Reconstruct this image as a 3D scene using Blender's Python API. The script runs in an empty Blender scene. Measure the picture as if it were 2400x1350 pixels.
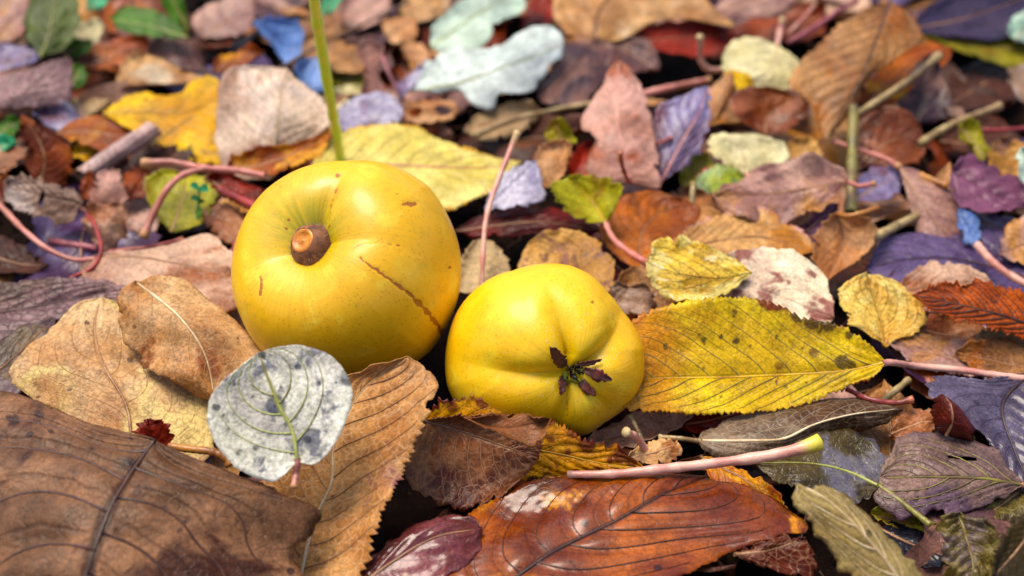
import bpy, math, random, re
import numpy as np
from mathutils import Vector, Matrix

random.seed(7)
RNG = np.random.default_rng(11)
R_ = math.radians
scene = bpy.context.scene
col = scene.collection

# ------------------------------------------------------------------ camera
CAM_H, PITCH, FPX = 0.195, R_(36.0), 2897.0     # height (m), pitch down, focal length in photo pixels (2400 wide)
cam = bpy.data.cameras.new('camera')
cam.sensor_width = 36.0
cam.lens = 36.0 * FPX / 2400.0
cam.clip_start, cam.clip_end = 0.005, 300.0
cam.dof.use_dof = True
cam.dof.focus_distance = 0.262
cam.dof.aperture_fstop = 11.0
cam_o = bpy.data.objects.new('camera', cam)
col.objects.link(cam_o)
cam_o.location = (0, 0, CAM_H)
cam_o.rotation_euler = (math.pi / 2 - PITCH, 0, 0)
scene.camera = cam_o

# ------------------------------------------------------------------ light (bright overcast from above and behind)
SUN_EL, SUN_AZ = 72.0, -65.0        # degrees; azimuth measured from +Y towards +X
w = bpy.data.worlds.new('World'); scene.world = w; w.use_nodes = True
nt = w.node_tree
sky = nt.nodes.new('ShaderNodeTexSky'); sky.sky_type = 'NISHITA'
sky.sun_disc = False
sky.sun_elevation = R_(SUN_EL); sky.sun_rotation = R_(SUN_AZ)
sky.air_density = 1.0; sky.dust_density = 4.0; sky.ozone_density = 1.0
bg = nt.nodes['Background']; bg.inputs['Strength'].default_value = 0.08
nt.links.new(sky.outputs[0], bg.inputs['Color'])
sun = bpy.data.lights.new('sun', 'SUN'); sun.energy = 1.5; sun.angle = R_(30); sun.color = (1.0, 0.89, 0.74)
sun_o = bpy.data.objects.new('sun', sun); col.objects.link(sun_o)
sd = Vector((math.sin(R_(SUN_AZ)) * math.cos(R_(SUN_EL)), math.cos(R_(SUN_AZ)) * math.cos(R_(SUN_EL)), math.sin(R_(SUN_EL))))
sun_o.location = sd
sun_o.rotation_euler = (-sd).to_track_quat('-Z', 'Y').to_euler()
scene.view_settings.view_transform = 'Standard'
scene.view_settings.look = 'None'
scene.view_settings.exposure = 1.12
scene.view_settings.gamma = 1.0
scene.view_settings.use_curve_mapping = False
scene.cycles.max_bounces = 4
scene.cycles.diffuse_bounces = 2
scene.cycles.glossy_bounces = 2
scene.cycles.transmission_bounces = 2

# ------------------------------------------------------------------ pixel -> place helpers
CP, SP = math.cos(PITCH), math.sin(PITCH)
CX = np.array([1.0, 0, 0]); CY = np.array([0, SP, CP]); CZ = np.array([0, -CP, SP])   # camera right, up, towards the viewer
CO = np.array([0, 0, CAM_H])
def ray(x, y):
    return CX * ((x - 1200.0) / FPX) + CY * (-(y - 675.0) / FPX) - CZ
def at_h(x, y, h):                       # the point seen at photo pixel (x, y) that lies h mm above the ground
    d = ray(x, y); return CO + d * ((h * 1e-3 - CAM_H) / d[2])
def on_plane(x, y, p0, n):
    d = ray(x, y); return CO + d * (np.dot(p0 - CO, n) / np.dot(d, n))
def P(s):
    return [tuple(float(c) for c in q.split(',')) for q in s.split()] if s else []

# ------------------------------------------------------------------ object helpers
def tag(o, label=None, cat=None, group=None, kind=None):
    if label: o['label'] = label
    if cat: o['category'] = cat
    if group: o['group'] = group
    if kind: o['kind'] = kind
    return o
def empty(name, loc):
    o = bpy.data.objects.new(name, None); o.empty_display_size = 0.005
    o.location = loc; col.objects.link(o); return o
def mesh_obj(name, verts, faces, mat, parent=None, uv=None, origin=None, smooth=True, attrs=None):
    verts = np.asarray(verts, dtype=np.float64)
    org = np.array(parent.location) if parent is not None and origin is None else (np.zeros(3) if origin is None else np.asarray(origin))
    me = bpy.data.meshes.new(name)
    me.from_pydata((verts - org).tolist(), [], faces)
    if uv is not None:
        lay = me.uv_layers.new(name='UVMap')
        idx = np.empty(len(me.loops), dtype=np.int32); me.loops.foreach_get('vertex_index', idx)
        lay.data.foreach_set('uv', np.asarray(uv, dtype=np.float32)[idx].ravel())
    for k, a in (attrs or {}).items():
        at = me.attributes.new(k, 'FLOAT', 'POINT'); at.data.foreach_set('value', np.asarray(a, dtype=np.float32))
    if smooth: me.polygons.foreach_set('use_smooth', [True] * len(me.polygons))
    me.materials.append(mat); me.update()
    o = bpy.data.objects.new(name, me); col.objects.link(o)
    if parent is not None:
        o.parent = parent
    else:
        o.location = org
    return o
def crom(pts, n, dense=24):              # smooth curve through the points, resampled at n equal steps
    p = np.asarray(pts, dtype=float)
    if len(p) == 2:
        t = np.linspace(0, 1, n)[:, None]; return p[0] * (1 - t) + p[1] * t
    e = np.vstack([2 * p[0] - p[1], p, 2 * p[-1] - p[-2]])
    out = []
    for i in range(1, len(e) - 2):
        p0, p1, p2, p3 = e[i - 1], e[i], e[i + 1], e[i + 2]
        d1, d2, d3 = (max(np.linalg.norm(b - a), 1e-9) ** 0.5 for a, b in ((p0, p1), (p1, p2), (p2, p3)))
        m1 = (p2 - p1) + d2 * ((p1 - p0) / d1 - (p2 - p0) / (d1 + d2))
        m2 = (p2 - p1) + d2 * ((p3 - p2) / d3 - (p3 - p1) / (d2 + d3))
        for t in np.linspace(0, 1, dense, endpoint=False):
            out.append((2*t**3 - 3*t*t + 1) * p1 + (t**3 - 2*t*t + t) * m1 + (-2*t**3 + 3*t*t) * p2 + (t**3 - t*t) * m2)
    out.append(p[-1]); out = np.array(out)
    s = np.concatenate([[0], np.cumsum(np.linalg.norm(np.diff(out, axis=0), axis=1))])
    q = np.linspace(0, s[-1], n)
    return np.stack([np.interp(q, s, out[:, k]) for k in range(3)], 1)
def waves(u, v, seed, f=1.0, k=6):       # smooth random field, about -1..1
    r = np.random.default_rng(seed); z = 0
    for i in range(k):
        a = r.uniform(0, 6.283); fr = f * r.uniform(0.6, 2.2); ph = r.uniform(0, 6.283)
        z = z + np.sin(6.283 * fr * (u * math.cos(a) + v * 0.5 * math.sin(a)) + ph)
    return z / k ** 0.5 / 1.2
def tube(name, pts, r0, r1, mat, parent=None, n=28, sides=9, knob=0.0, cap=None, rough=0.12, seed=0, oval=1.0, smoothed=True, origin=None):
    c = crom(pts, n) if smoothed else np.asarray(pts, float)
    n = len(c)
    T = np.gradient(c, axis=0); T /= np.linalg.norm(T, axis=1)[:, None] + 1e-12
    up = np.array([0.03, 0.1, 1.0]); verts = []; uv = []
    t = np.linspace(0, 1, n); rad = r0 + (r1 - r0) * t
    if knob: rad = rad * (1 + knob * np.exp(-((1 - t) / 0.07) ** 2))
    rad = rad * (1 + rough * waves(t * 3, t * 0, seed + 5, 2))
    for i in range(n):
        s = np.cross(T[i], up); s /= np.linalg.norm(s) + 1e-12; b = np.cross(s, T[i])
        for j in range(sides):
            a = 6.28318 * j / sides
            verts.append(c[i] + rad[i] * (math.cos(a) * s + oval * math.sin(a) * b)); uv.append((t[i], j / sides))
    faces = [(i * sides + j, i * sides + (j + 1) % sides, (i + 1) * sides + (j + 1) % sides, (i + 1) * sides + j) for i in range(n - 1) for j in range(sides)]
    for end in (0, n - 1):
        verts.append(c[end] + T[end] * rad[end] * (0.35 if end else -0.35)); k = len(verts) - 1; uv.append((t[end], 0.5))
        faces += [(k, end * sides + j, end * sides + (j + 1) % sides) for j in range(sides)]
    return mesh_obj(name, verts, faces, mat, parent, uv, origin=origin)

# ------------------------------------------------------------------ materials
SAT = 1.32
def lin(hx, k=1.0):
    c = [int(hx[i:i + 2], 16) / 255 for i in (0, 2, 4)]
    m = sum(c) / 3; c = [max(0.0, m + (x - m) * SAT) for x in c]
    l = [x / 12.92 if x <= 0.04045 else ((x + 0.055) / 1.055) ** 2.4 for x in c]
    y = 0.2126 * l[0] + 0.7152 * l[1] + 0.0722 * l[2]
    return tuple(min(1, k * 1.03 * x * y ** 0.3) for x in l) + (1,)
class NT:
    def __init__(s, name):
        s.m = bpy.data.materials.new(name); s.m.use_nodes = True; s.t = s.m.node_tree
        s.b = s.t.nodes['Principled BSDF']; s.o = s.t.nodes['Material Output']
    def n(s, ty, **kw):
        x = s.t.nodes.new(ty)
        for k, v in kw.items(): setattr(x, k, v)
        return x
    def set(s, inp, v):
        if hasattr(v, 'is_output') and v.is_output: s.t.links.new(v, inp)
        else: inp.default_value = v
    def math(s, op, a, b=None, c=None):
        x = s.n('ShaderNodeMath', operation=op); s.set(x.inputs[0], a)
        if b is not None: s.set(x.inputs[1], b)
        if c is not None: s.set(x.inputs[2], c)
        return x.outputs[0]
    def ramp(s, v, a, b, c=0.0, d=1.0):
        x = s.n('ShaderNodeMapRange', interpolation_type='SMOOTHSTEP')
        for i, q in enumerate((v, a, b, c, d)): s.set(x.inputs[i], q)
        return x.outputs[0]
    def mix(s, f, a, b, mode='MIX'):
        x = s.n('ShaderNodeMix', data_type='RGBA', blend_type=mode)
        s.set(x.inputs[0], f); s.set(x.inputs[6], a); s.set(x.inputs[7], b); return x.outputs[2]
    def noise(s, vec, scale, detail=3, rough=0.55, dist=0.0):
        x = s.n('ShaderNodeTexNoise'); s.t.links.new(vec, x.inputs['Vector'])
        x.inputs['Scale'].default_value = scale; x.inputs['Detail'].default_value = detail
        x.inputs['Roughness'].default_value = rough; x.inputs['Distortion'].default_value = dist
        return x.outputs['Fac']
    def voro(s, vec, scale, feature='F1'):
        x = s.n('ShaderNodeTexVoronoi', feature=feature); s.t.links.new(vec, x.inputs['Vector']); x.inputs['Scale'].default_value = scale
        return x.outputs['Distance']
    def coords(s):
        tc = s.n('ShaderNodeTexCoord'); oi = s.n('ShaderNodeObjectInfo')
        ad = s.n('ShaderNodeVectorMath', operation='ADD'); cm = s.n('ShaderNodeCombineXYZ')
        for i, k in enumerate((7.3, 3.1, 5.7)): s.t.links.new(s.math('MULTIPLY', oi.outputs['Random'], k), cm.inputs[i])
        s.t.links.new(tc.outputs['Object'], ad.inputs[0]); s.t.links.new(cm.outputs[0], ad.inputs[1])
        return ad.outputs[0], oi.outputs['Random']
VEINS = {'B': (6.5, 0.16, 0.30), 'W': (7.5, 0.10, 0.34), 'P': (11, 0.20, 0.10), 'A': (5.5, 0.30, 0.42), 'Q': (8, 0.22, 0.12)}
MATS = {}
def LM(key, A, B, V=None, S=None, sp=0.0, D=None, pa=0.0, E=None, ed=0.0, rough=0.5, coat=0.15, vf=0.45, ter=0.25, kind='P', tl=0.12, ns=55, k=1.0, ss=420, bump=0.5, ps=38, sec_on=1.0, T=None, tu=0.6, K='4a2810'):
    """leaf blade: two tones, veins, fine network, speckles S, blotches D, edge colour E"""
    g = NT('leaf_' + key); vec, rnd = g.coords()
    uvn = g.n('ShaderNodeUVMap'); sx = g.n('ShaderNodeSeparateXYZ'); g.t.links.new(uvn.outputs[0], sx.inputs[0])
    u = sx.outputs[0]; vv = g.math('MULTIPLY', g.math('SUBTRACT', sx.outputs[1], 0.5), 2.0)
    a = g.math('ABSOLUTE', vv); sg = g.math('SIGN', vv)
    N, c, d = VEINS[kind]
    warp = g.noise(vec, 90, 2)
    wv = g.math('SUBTRACT', g.math('SUBTRACT', u, g.math('MULTIPLY', a, c)), g.math('MULTIPLY', g.math('MULTIPLY', a, a), d))
    wv = g.math('ADD', g.math('MULTIPLY', wv, N), g.math('MULTIPLY', sg, 0.22))
    wv = g.math('ADD', wv, g.math('MULTIPLY', warp, 0.45))
    dist = g.math('SUBTRACT', 0.5, g.math('ABSOLUTE', g.math('SUBTRACT', g.math('FRACT', wv), 0.5)))
    wd = g.math('SUBTRACT', 0.085 if N > 6 else 0.05, g.math('MULTIPLY', a, 0.05 if N > 6 else 0.02))
    sec = g.math('MULTIPLY', g.ramp(dist, 0.0, wd, 1.0, 0.0), g.ramp(a, 0.75, 1.0, 1.0, 0.1))
    mid = g.ramp(a, 0.015, 0.05, 1.0, 0.0)
    vm = g.math('MAXIMUM', g.math('MULTIPLY', sec, 0.85 * sec_on), mid)
    nz = g.n('ShaderNodeTexNoise'); g.t.links.new(vec, nz.inputs['Vector']); nz.inputs['Scale'].default_value = 260; nz.inputs['Detail'].default_value = 2
    sc3 = g.n('ShaderNodeVectorMath', operation='SCALE'); g.t.links.new(nz.outputs['Color'], sc3.inputs[0]); sc3.inputs['Scale'].default_value = 0.0035
    va = g.n('ShaderNodeVectorMath', operation='ADD'); g.t.links.new(vec, va.inputs[0]); g.t.links.new(sc3.outputs[0], va.inputs[1]); wvec = va.outputs[0]
    te = g.ramp(g.voro(wvec, 430, 'DISTANCE_TO_EDGE'), 0.0, 0.10, 1.0, 0.0)
    n1 = g.noise(vec, ns, 4, 0.6, 0.3)
    base = g.mix(g.ramp(n1, 0.36, 0.64), lin(A, k), lin(B, k))
    base = g.mix(g.math('MULTIPLY', g.ramp(g.noise(vec, 24, 3, 0.6, 0.5), 0.48, 0.66), 0.6), base, tuple(x * y for x, y in zip(lin(B, k), (0.62, 0.55, 0.66, 1))))
    if D:
        pm = g.noise(vec, ps, 5, 0.62, 0.6)
        base = g.mix(g.ramp(pm, 0.62 - 0.3 * pa, 0.72 - 0.3 * pa), base, lin(D, k))
    if E:
        en = g.math('ADD', a, g.math('MULTIPLY', g.math('SUBTRACT', g.noise(vec, 120, 4), 0.5), 0.9))
        base = g.mix(g.ramp(en, 1.0 - ed, 1.12 - ed), base, lin(E, k))
    if T:                                        # the tip half turned another colour
        tn = g.math('ADD', u, g.math('MULTIPLY', g.math('SUBTRACT', g.noise(vec, 45, 4, 0.6), 0.5), 0.7))
        base = g.mix(g.math('MULTIPLY', g.ramp(tn, tu, tu + 0.25), 0.8), base, lin(T, k))
    if S:
        sn = g.noise(vec, ss, 3, 0.6); sv = g.voro(vec, ss * 0.33)
        sm = g.math('MAXIMUM', g.ramp(sn, 0.72 - 0.2 * sp, 0.78 - 0.2 * sp), g.math('MULTIPLY', g.ramp(sv, 0.06 + 0.2 * sp, 0.10 + 0.22 * sp, 1.0, 0.0), g.ramp(g.noise(vec, 70, 2), 0.45, 0.6)))
        base = g.mix(g.math('MULTIPLY', sm, 0.85), base, lin(S, k))
    fine = g.noise(vec, 1300, 2, 0.7)
    ma = g.n('ShaderNodeAttribute'); ma.attribute_name = 'mark'
    mk = g.ramp(g.math('ADD', ma.outputs['Fac'], g.math('MULTIPLY', g.math('SUBTRACT', fine, 0.5), 0.9)), 0.35, 0.65)
    base = g.mix(g.math('MULTIPLY', mk, 0.85), base, lin(K, k))
    med = g.noise(vec, 190, 3, 0.6)
    val = g.math('ADD', g.ramp(fine, 0.28, 0.72, 0.70, 1.24), g.ramp(med, 0.3, 0.7, -0.24, 0.16))
    val = g.math('ADD', val, g.math('MULTIPLY', g.math('SUBTRACT', rnd, 0.5), 0.16))
    cm = g.n('ShaderNodeCombineXYZ')
    for i in range(3): g.t.links.new(val, cm.inputs[i])
    base = g.mix(1.0, base, cm.outputs[0], 'MULTIPLY')
    if V:
        base = g.mix(g.math('MULTIPLY', te, ter), base, lin(V, k))
        base = g.mix(g.math('MULTIPLY', vm, vf), base, lin(V, k))
    hgt = g.math('ADD', g.math('MULTIPLY', vm, -0.7), g.math('MULTIPLY', te, -0.10 - 0.2 * ter))
    hgt = g.math('ADD', hgt, g.math('MULTIPLY', fine, 0.35)); hgt = g.math('ADD', hgt, g.math('MULTIPLY', med, 0.5))
    bp = g.n('ShaderNodeBump'); bp.inputs['Strength'].default_value = bump; bp.inputs['Distance'].default_value = 0.0007
    g.t.links.new(hgt, bp.inputs['Height'])
    b = g.b; g.t.links.new(base, b.inputs['Base Color']); g.t.links.new(bp.outputs[0], b.inputs['Normal'])
    g.set(b.inputs['Roughness'], g.ramp(med, 0.3, 0.7, rough - 0.1, rough + 0.12))
    b.inputs['Coat Weight'].default_value = coat * (0.7 if coat < 0.8 else 0.8); b.inputs['Coat Roughness'].default_value = 0.27 if coat < 0.6 else 0.17
    b.inputs['Specular IOR Level'].default_value = 0.2
    if coat < 0.8: g.t.links.new(bp.outputs[0], b.inputs['Coat Normal'])
    if tl > 0:
        tr = g.n('ShaderNodeBsdfTranslucent'); g.t.links.new(g.mix(1.0, base, (1, 0.8, 0.5, 1), 'MULTIPLY'), tr.inputs[0])
        mx = g.n('ShaderNodeMixShader'); mx.inputs[0].default_value = tl
        g.t.links.new(b.outputs[0], mx.inputs[1]); g.t.links.new(tr.outputs[0], mx.inputs[2]); g.t.links.new(mx.outputs[0], g.o.inputs[0])
    MATS[key] = g.m; return g.m
def SM(key, A, B, tip=None, rough=0.4, coat=0.2, ns=160, k=1.0, brown=0.45):
    """stalk, twig or rib: two tones along the length, optional end colour"""
    g = NT('stalk_' + key); vec, rnd = g.coords()
    base = g.mix(g.ramp(g.noise(vec, ns, 4), 0.38, 0.62), lin(A, k), lin(B, k))
    fine = g.noise(vec, 1500, 4)
    base = g.mix(g.math('MULTIPLY', g.ramp(fine, 0.55, 0.75), 0.35), base, lin(B, 0.55 * k))
    base = g.mix(g.math('MULTIPLY', g.ramp(g.noise(vec, 45, 3, 0.6), 0.45, 0.65), brown), base, lin('8a6248', k))
    if tip:
        uvn = g.n('ShaderNodeUVMap'); sx = g.n('ShaderNodeSeparateXYZ'); g.t.links.new(uvn.outputs[0], sx.inputs[0])
        base = g.mix(g.ramp(sx.outputs[0], 0.9, 0.97), base, lin(tip, k))
    bp = g.n('ShaderNodeBump'); bp.inputs['Strength'].default_value = 0.35; bp.inputs['Distance'].default_value = 0.0004
    g.t.links.new(fine, bp.inputs['Height']); g.t.links.new(bp.outputs[0], g.b.inputs['Normal'])
    g.t.links.new(base, g.b.inputs['Base Color']); g.b.inputs['Roughness'].default_value = rough
    g.b.inputs['Coat Weight'].default_value = coat; g.b.inputs['Coat Roughness'].default_value = 0.2
    MATS['s_' + key] = g.m; return g.m

# ------------------------------------------------------------------ the leaf builder
LEAF_N = [0]; LOW = []; NAMED = []
def leaf(name, label, mat, base, tip, M='', L='', R='', h=8, t=12, r=0, kind=None, ser=0.0, nt=30, arch=0.0, wr=1.2, q=0.35,
         rip=0.0, pet='', pr=(0.55, 0.75), pm='s_pink', rib='s_rib', res=(64, 11), group=None, anchor=None, parent=None, part='blade', mid=True, groove=0.25, curl=None, bites=True, veins='', rag=1.1, vr=0.19, holes=(), marks=()):
    """base/tip/M/L/R: photo pixels (x,y[,mm off the leaf's plane]) of the base, tip, midrib and both margins.
    The leaf's plane passes through its lowest margin point, h mm above the ground, its far side raised by t degrees, its right side by r."""
    LEAF_N[0] += 1; seed = LEAF_N[0]
    kind = kind or MKIND.get(mat, 'P')
    b_, t_ = P(base)[0], P(tip)[0]; Lp, Rp, Mp = P(L), P(R), P(M)
    allp = [b_, t_] + Lp + Rp
    ax = P(anchor)[0] if anchor else max(allp, key=lambda q: q[1])
    A3 = at_h(ax[0], ax[1], h)
    fw = np.array([0, math.cos(R_(t)), math.sin(R_(t))]); rt = np.array([math.cos(R_(r)), 0, math.sin(R_(r))])
    n = np.cross(rt, fw); n /= np.linalg.norm(n)
    W = lambda p: on_plane(p[0], p[1], A3 + n * ((p[2] if len(p) > 2 else 0) * 1e-3), n)
    nu, nv = res
    Mc = crom([W(p) for p in [b_] + Mp + [t_]], nu); Lc = crom([W(p) for p in [b_] + Lp + [t_]], nu); Rc = crom([W(p) for p in [b_] + Rp + [t_]], nu)
    u = np.linspace(0, 1, nu)[:, None]; v = np.linspace(-1, 1, 2 * nv + 1)[None, :]; a = np.abs(v)
    E = np.where((v > 0)[..., None], Rc[:, None, :], Lc[:, None, :])
    S = Mc[:, None, :] * (1 - a)[..., None] + E * a[..., None]
    out = E - Mc[:, None, :]; wid = np.linalg.norm(out, axis=2, keepdims=True); out = out / (wid + 1e-6)
    taper = np.clip(np.minimum(u, 1 - u) * 9, 0, 1)
    edge = np.zeros((nu, 2 * nv + 1))
    if ser:
        ph = (u * nt * (1 + 0.12 * np.sin(9 * u + seed)) + 0.3 * (v > 0)) % 1.0
        size = 1 + 0.5 * np.sin(u * 47 + seed) * np.sin(u * 21 + 2 * seed)
        edge = edge + ser * 1e-3 * (ph - 0.6) * size * taper * a ** 9
    edge = edge + 0.5e-3 * waves(u + 3 * (v > 0), 0 * v, seed + 71, 5) * taper * a ** 5 * rag * (1 + 0.8 * np.sign(np.sin(37 * u + seed)) * np.sin(61 * u))
    rs = np.random.default_rng(seed + 400)
    for _ in range(int(rs.integers(0, 4)) if bites else 0):
        u0, sd_ = rs.uniform(.15, .9), rs.integers(0, 2)
        edge = edge - rs.uniform(.8e-3, 2.2e-3) * np.exp(-(np.abs(u - u0) / rs.uniform(.012, .03)) ** 3) * ((v > 0) == sd_) * a ** 6
    S = S + out * edge[..., None]
    N, c, d = VEINS[kind]
    wv = (u - c * a - d * a * a) * N + 0.22 * np.sign(v)
    disp = arch * 1e-3 * (1 - a ** 2) * np.clip(np.sin(np.pi * np.clip(u * 0.9 + 0.05, 0, 1)) * 1.2, 0, 1)
    disp = disp + wr * 1e-3 * (0.75 * waves(u, v, seed, 1.0) + 0.25 * waves(u, v, seed + 9, 3.0)) * (0.35 + 0.65 * a)
    disp = disp + q * 1e-3 * (np.abs(np.sin(np.pi * wv)) ** 0.7 - 0.6) * np.clip(a * 6, 0, 1) * (1 - a ** 6) * taper
    disp = disp - groove * 1e-3 * np.exp(-(a / 0.09) ** 2) * taper
    disp = disp + rip * 1e-3 * np.sin(6.283 * (u * 3.3 + 0.6 * (v > 0)) + seed) * a ** 3 * taper
    cu_ = rs.uniform(-0.6, 3.2) if curl is None else curl
    disp = disp + cu_ * 1e-3 * (0.5 + 0.8 * waves(u + 2 * (v > 0), 0 * v, seed + 31, 0.8)) * a ** 4 * taper
    S = S + n * disp[..., None]
    if S[..., 2].min() < 0.0005 and parent is None: LOW.append((round(S[..., 2].min() * 1000, 1), label))
    nc = 2 * nv + 1
    faces = [(i * nc + j, i * nc + j + 1, (i + 1) * nc + j + 1, (i + 1) * nc + j) for i in range(nu - 1) for j in range(nc - 1)]
    if holes:                                    # openings through the blade: (u, v, half-length, half-width)
        hit = lambda i, j: any(((i + .5) / (nu - 1) - hu) ** 2 / ha ** 2 + ((j + .5) / nv - 1 - hv) ** 2 / hb ** 2 < 1 for hu, hv, ha, hb in holes)
        faces = [f for f in faces if not hit(f[0] // nc, f[0] % nc)]
    uv = np.stack(np.broadcast_arrays(u, v * 0.5 + 0.5), 2).reshape(-1, 2)
    if parent is None:
        root = empty(name, S[0, nv]); tag(root, label, 'leaf', group); NAMED.append((S.reshape(-1, 3).mean(0), label))
    else: root = parent
    attrs = None
    if marks:                                    # blemishes: photo pixel, radius in pixels, strength
        fl = S.reshape(-1, 3) - CO; dz = fl @ -CZ; px = np.stack([1200 + fl @ CX / dz * FPX, 675 - fl @ CY / dz * FPX], 1); mv = np.zeros(len(fl))
        for (x, y, rr, am) in marks: mv = np.maximum(mv, am * np.exp(-(np.linalg.norm(px - (x, y), axis=1) / rr) ** 2))
        attrs = {'mark': mv}
    bl = mesh_obj(part, S.reshape(-1, 3), faces, MATS[mat], root, uv, attrs=attrs)
    so = bl.modifiers.new('thickness', 'SOLIDIFY'); so.thickness = 0.0002; so.offset = 0.0; so.use_even_offset = False
    if mid:
        mr = S[:, nv] + n * 0.00012
        tube('midrib', mr[:int(nu * 0.95):3], 0.00042, 0.00012, MATS[rib], root, sides=6, smoothed=False)
    if veins:                                    # raised side veins of the leaves nearest the viewer
        for sd_ in (-1, 1):
            for kk in range(0, int(N * (0.62 if kind == 'A' else 0.93)) + 1):
                u0 = (kk - 0.22 * sd_) / N + 0.02
                if not 0.015 < u0 < 0.93: continue
                q_ = np.linspace(0, rs.uniform(.82, .97), 22); uu = u0 + c * q_ + d * q_ ** 2 + 0.006 * np.sin(9 * q_ + kk)
                ok = uu < 0.985; q_, uu = q_[ok], uu[ok]
                if len(q_) < 5: continue
                fi, fj = uu * (nu - 1), nv + sd_ * q_ * nv
                i0 = np.clip(fi.astype(int), 0, nu - 2); j0 = np.clip(np.floor(fj).astype(int), 0, nc - 2); a1, b1_ = (fi - i0)[:, None], (fj - j0)[:, None]
                pl = S[i0, j0] * (1 - a1) * (1 - b1_) + S[i0 + 1, j0] * a1 * (1 - b1_) + S[i0, j0 + 1] * (1 - a1) * b1_ + S[i0 + 1, j0 + 1] * a1 * b1_
                tube('vein', pl + n * 0.00016, vr * 1e-3, vr * 0.35e-3, MATS[veins], bl, sides=5, smoothed=False, rough=0.15, seed=kk, origin=np.array(root.location))
    if pet:
        pts = [S[2, nv], S[0, nv]] + [at_h(*p) for p in P(pet)]
        tube('petiole', pts, pr[0] * 1e-3, pr[1] * 1e-3, MATS[pm], root, n=30, sides=8, knob=0.35, seed=seed)
    return root
MKIND = {}
def stalk(name, label, mat, pts, r0, r1, knob=0.3, cat='stalk', n=40, side=None, group=None):
    q = [at_h(*p) for p in P(pts)]
    root = empty(name, q[0]); tag(root, label, cat, group)
    tube('stem', q, r0 * 1e-3, r1 * 1e-3, MATS['s_' + mat], root, n=n, sides=10, knob=knob, seed=len(label))
    for s in side or []:
        tube('side_stem', [at_h(*p) for p in P(s[0])], s[1] * 1e-3, s[2] * 1e-3, MATS['s_' + mat], root, n=24, sides=9, knob=knob)
    return root
# ------------------------------------------------------------------ ground
def soil_mat():
    g = NT('soil'); tc = g.n('ShaderNodeTexCoord'); vec = tc.outputs['Object']
    n1 = g.noise(vec, 60, 6, 0.65); n2 = g.noise(vec, 700, 5, 0.7)
    base = g.mix(g.ramp(n1, 0.35, 0.65), lin('3a2620'), lin('1c1210'))
    base = g.mix(g.ramp(n2, 0.55, 0.75), base, lin('54382c'))
    bp = g.n('ShaderNodeBump'); bp.inputs['Strength'].default_value = 1.0; bp.inputs['Distance'].default_value = 0.002
    g.t.links.new(g.math('ADD', n1, n2), bp.inputs['Height']); g.t.links.new(bp.outputs[0], g.b.inputs['Normal'])
    g.t.links.new(base, g.b.inputs['Base Color']); g.b.inputs['Roughness'].default_value = 0.95; g.b.inputs['Specular IOR Level'].default_value = 0.1
    MATS['soil'] = g.m; return g.m
soil_mat()
gx = np.concatenate([-np.geomspace(60, 0.5, 24), np.linspace(-0.45, 0.45, 150), np.geomspace(0.5, 60, 24)])
gy = np.concatenate([-np.geomspace(60, 0.12, 24), np.linspace(-0.05, 0.85, 150), np.geomspace(0.92, 60, 24)])
XX, YY = np.meshgrid(gx, gy, indexing='ij')
ZZ = 0.0022 * waves(XX * 9, YY * 18, 3, 2.5, 10) + 0.0012 * waves(XX * 40, YY * 80, 4, 2.0, 10) - 0.002
ZZ = np.where((np.abs(XX) < 0.46) & (YY > -0.06) & (YY < 0.86), ZZ, -0.003)
nx, ny = XX.shape
o = mesh_obj('ground', np.stack([XX, YY, ZZ], 2).reshape(-1, 3), [(i * ny + j, (i + 1) * ny + j, (i + 1) * ny + j + 1, i * ny + j + 1) for i in range(nx - 1) for j in range(ny - 1)], MATS['soil'])
tag(o, 'dark damp soil beneath the fallen leaves', None, None, 'structure')
# crumbs of soil and rotted leaf lying on the ground
cv, cf = [], []
for i in range(4200):
    c = np.array([RNG.uniform(-0.3, 0.3), RNG.uniform(0.1, 0.6), 0.0]); s = RNG.uniform(0.0005, 0.0022) * (1.4 if RNG.random() < 0.1 else 1)
    k = len(cv); ax = RNG.normal(size=(6, 3)) * 0.25
    for d, q in zip(((1, 0, 0), (-1, 0, 0), (0, 1, 0), (0, -1, 0), (0, 0, 1), (0, 0, -1)), ax): cv.append(c + s * (np.array(d) + q) * np.array([1.3, 1, 0.8]))
    cf += [(k + a, k + b, k + e) for a in (0, 1) for b in (2, 3) for e in (4, 5)]
o = mesh_obj('soil_crumbs', cv, cf, MATS['soil'], smooth=False); tag(o, 'dark crumbs of soil and rotted leaf on the ground', None, None, 'stuff')

SM('root', '6c4a44', '3c2624', rough=0.8, coat=0.0)
rv, rf = [], []
for i in range(420):                     # rootlets and leaf skeleton fibres lying in the soil gaps
    p = np.array([RNG.uniform(-.26, .26), RNG.uniform(.12, .5), RNG.uniform(.001, .005)]); an = RNG.uniform(0, 6.283); k0 = len(rv); r_ = RNG.uniform(.00012, .0003)
    for q in range(9):
        for j in range(4): rv.append(p + np.array([-math.sin(an) * math.cos(j * 1.571), math.cos(an) * math.cos(j * 1.571), math.sin(j * 1.571)]) * r_)
        an += RNG.normal() * .35; p = p + np.array([math.cos(an), math.sin(an), RNG.normal() * .25]) * RNG.uniform(.0012, .003); p[2] = max(p[2], .0006)
    rf += [(k0 + q * 4 + j, k0 + q * 4 + (j + 1) % 4, k0 + q * 4 + 4 + (j + 1) % 4, k0 + q * 4 + 4 + j) for q in range(8) for j in range(4)]
o = mesh_obj('rootlets', rv, rf, MATS['s_root']); tag(o, 'thin dark rootlets and fibres lying on the soil', None, None, 'stuff')

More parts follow.
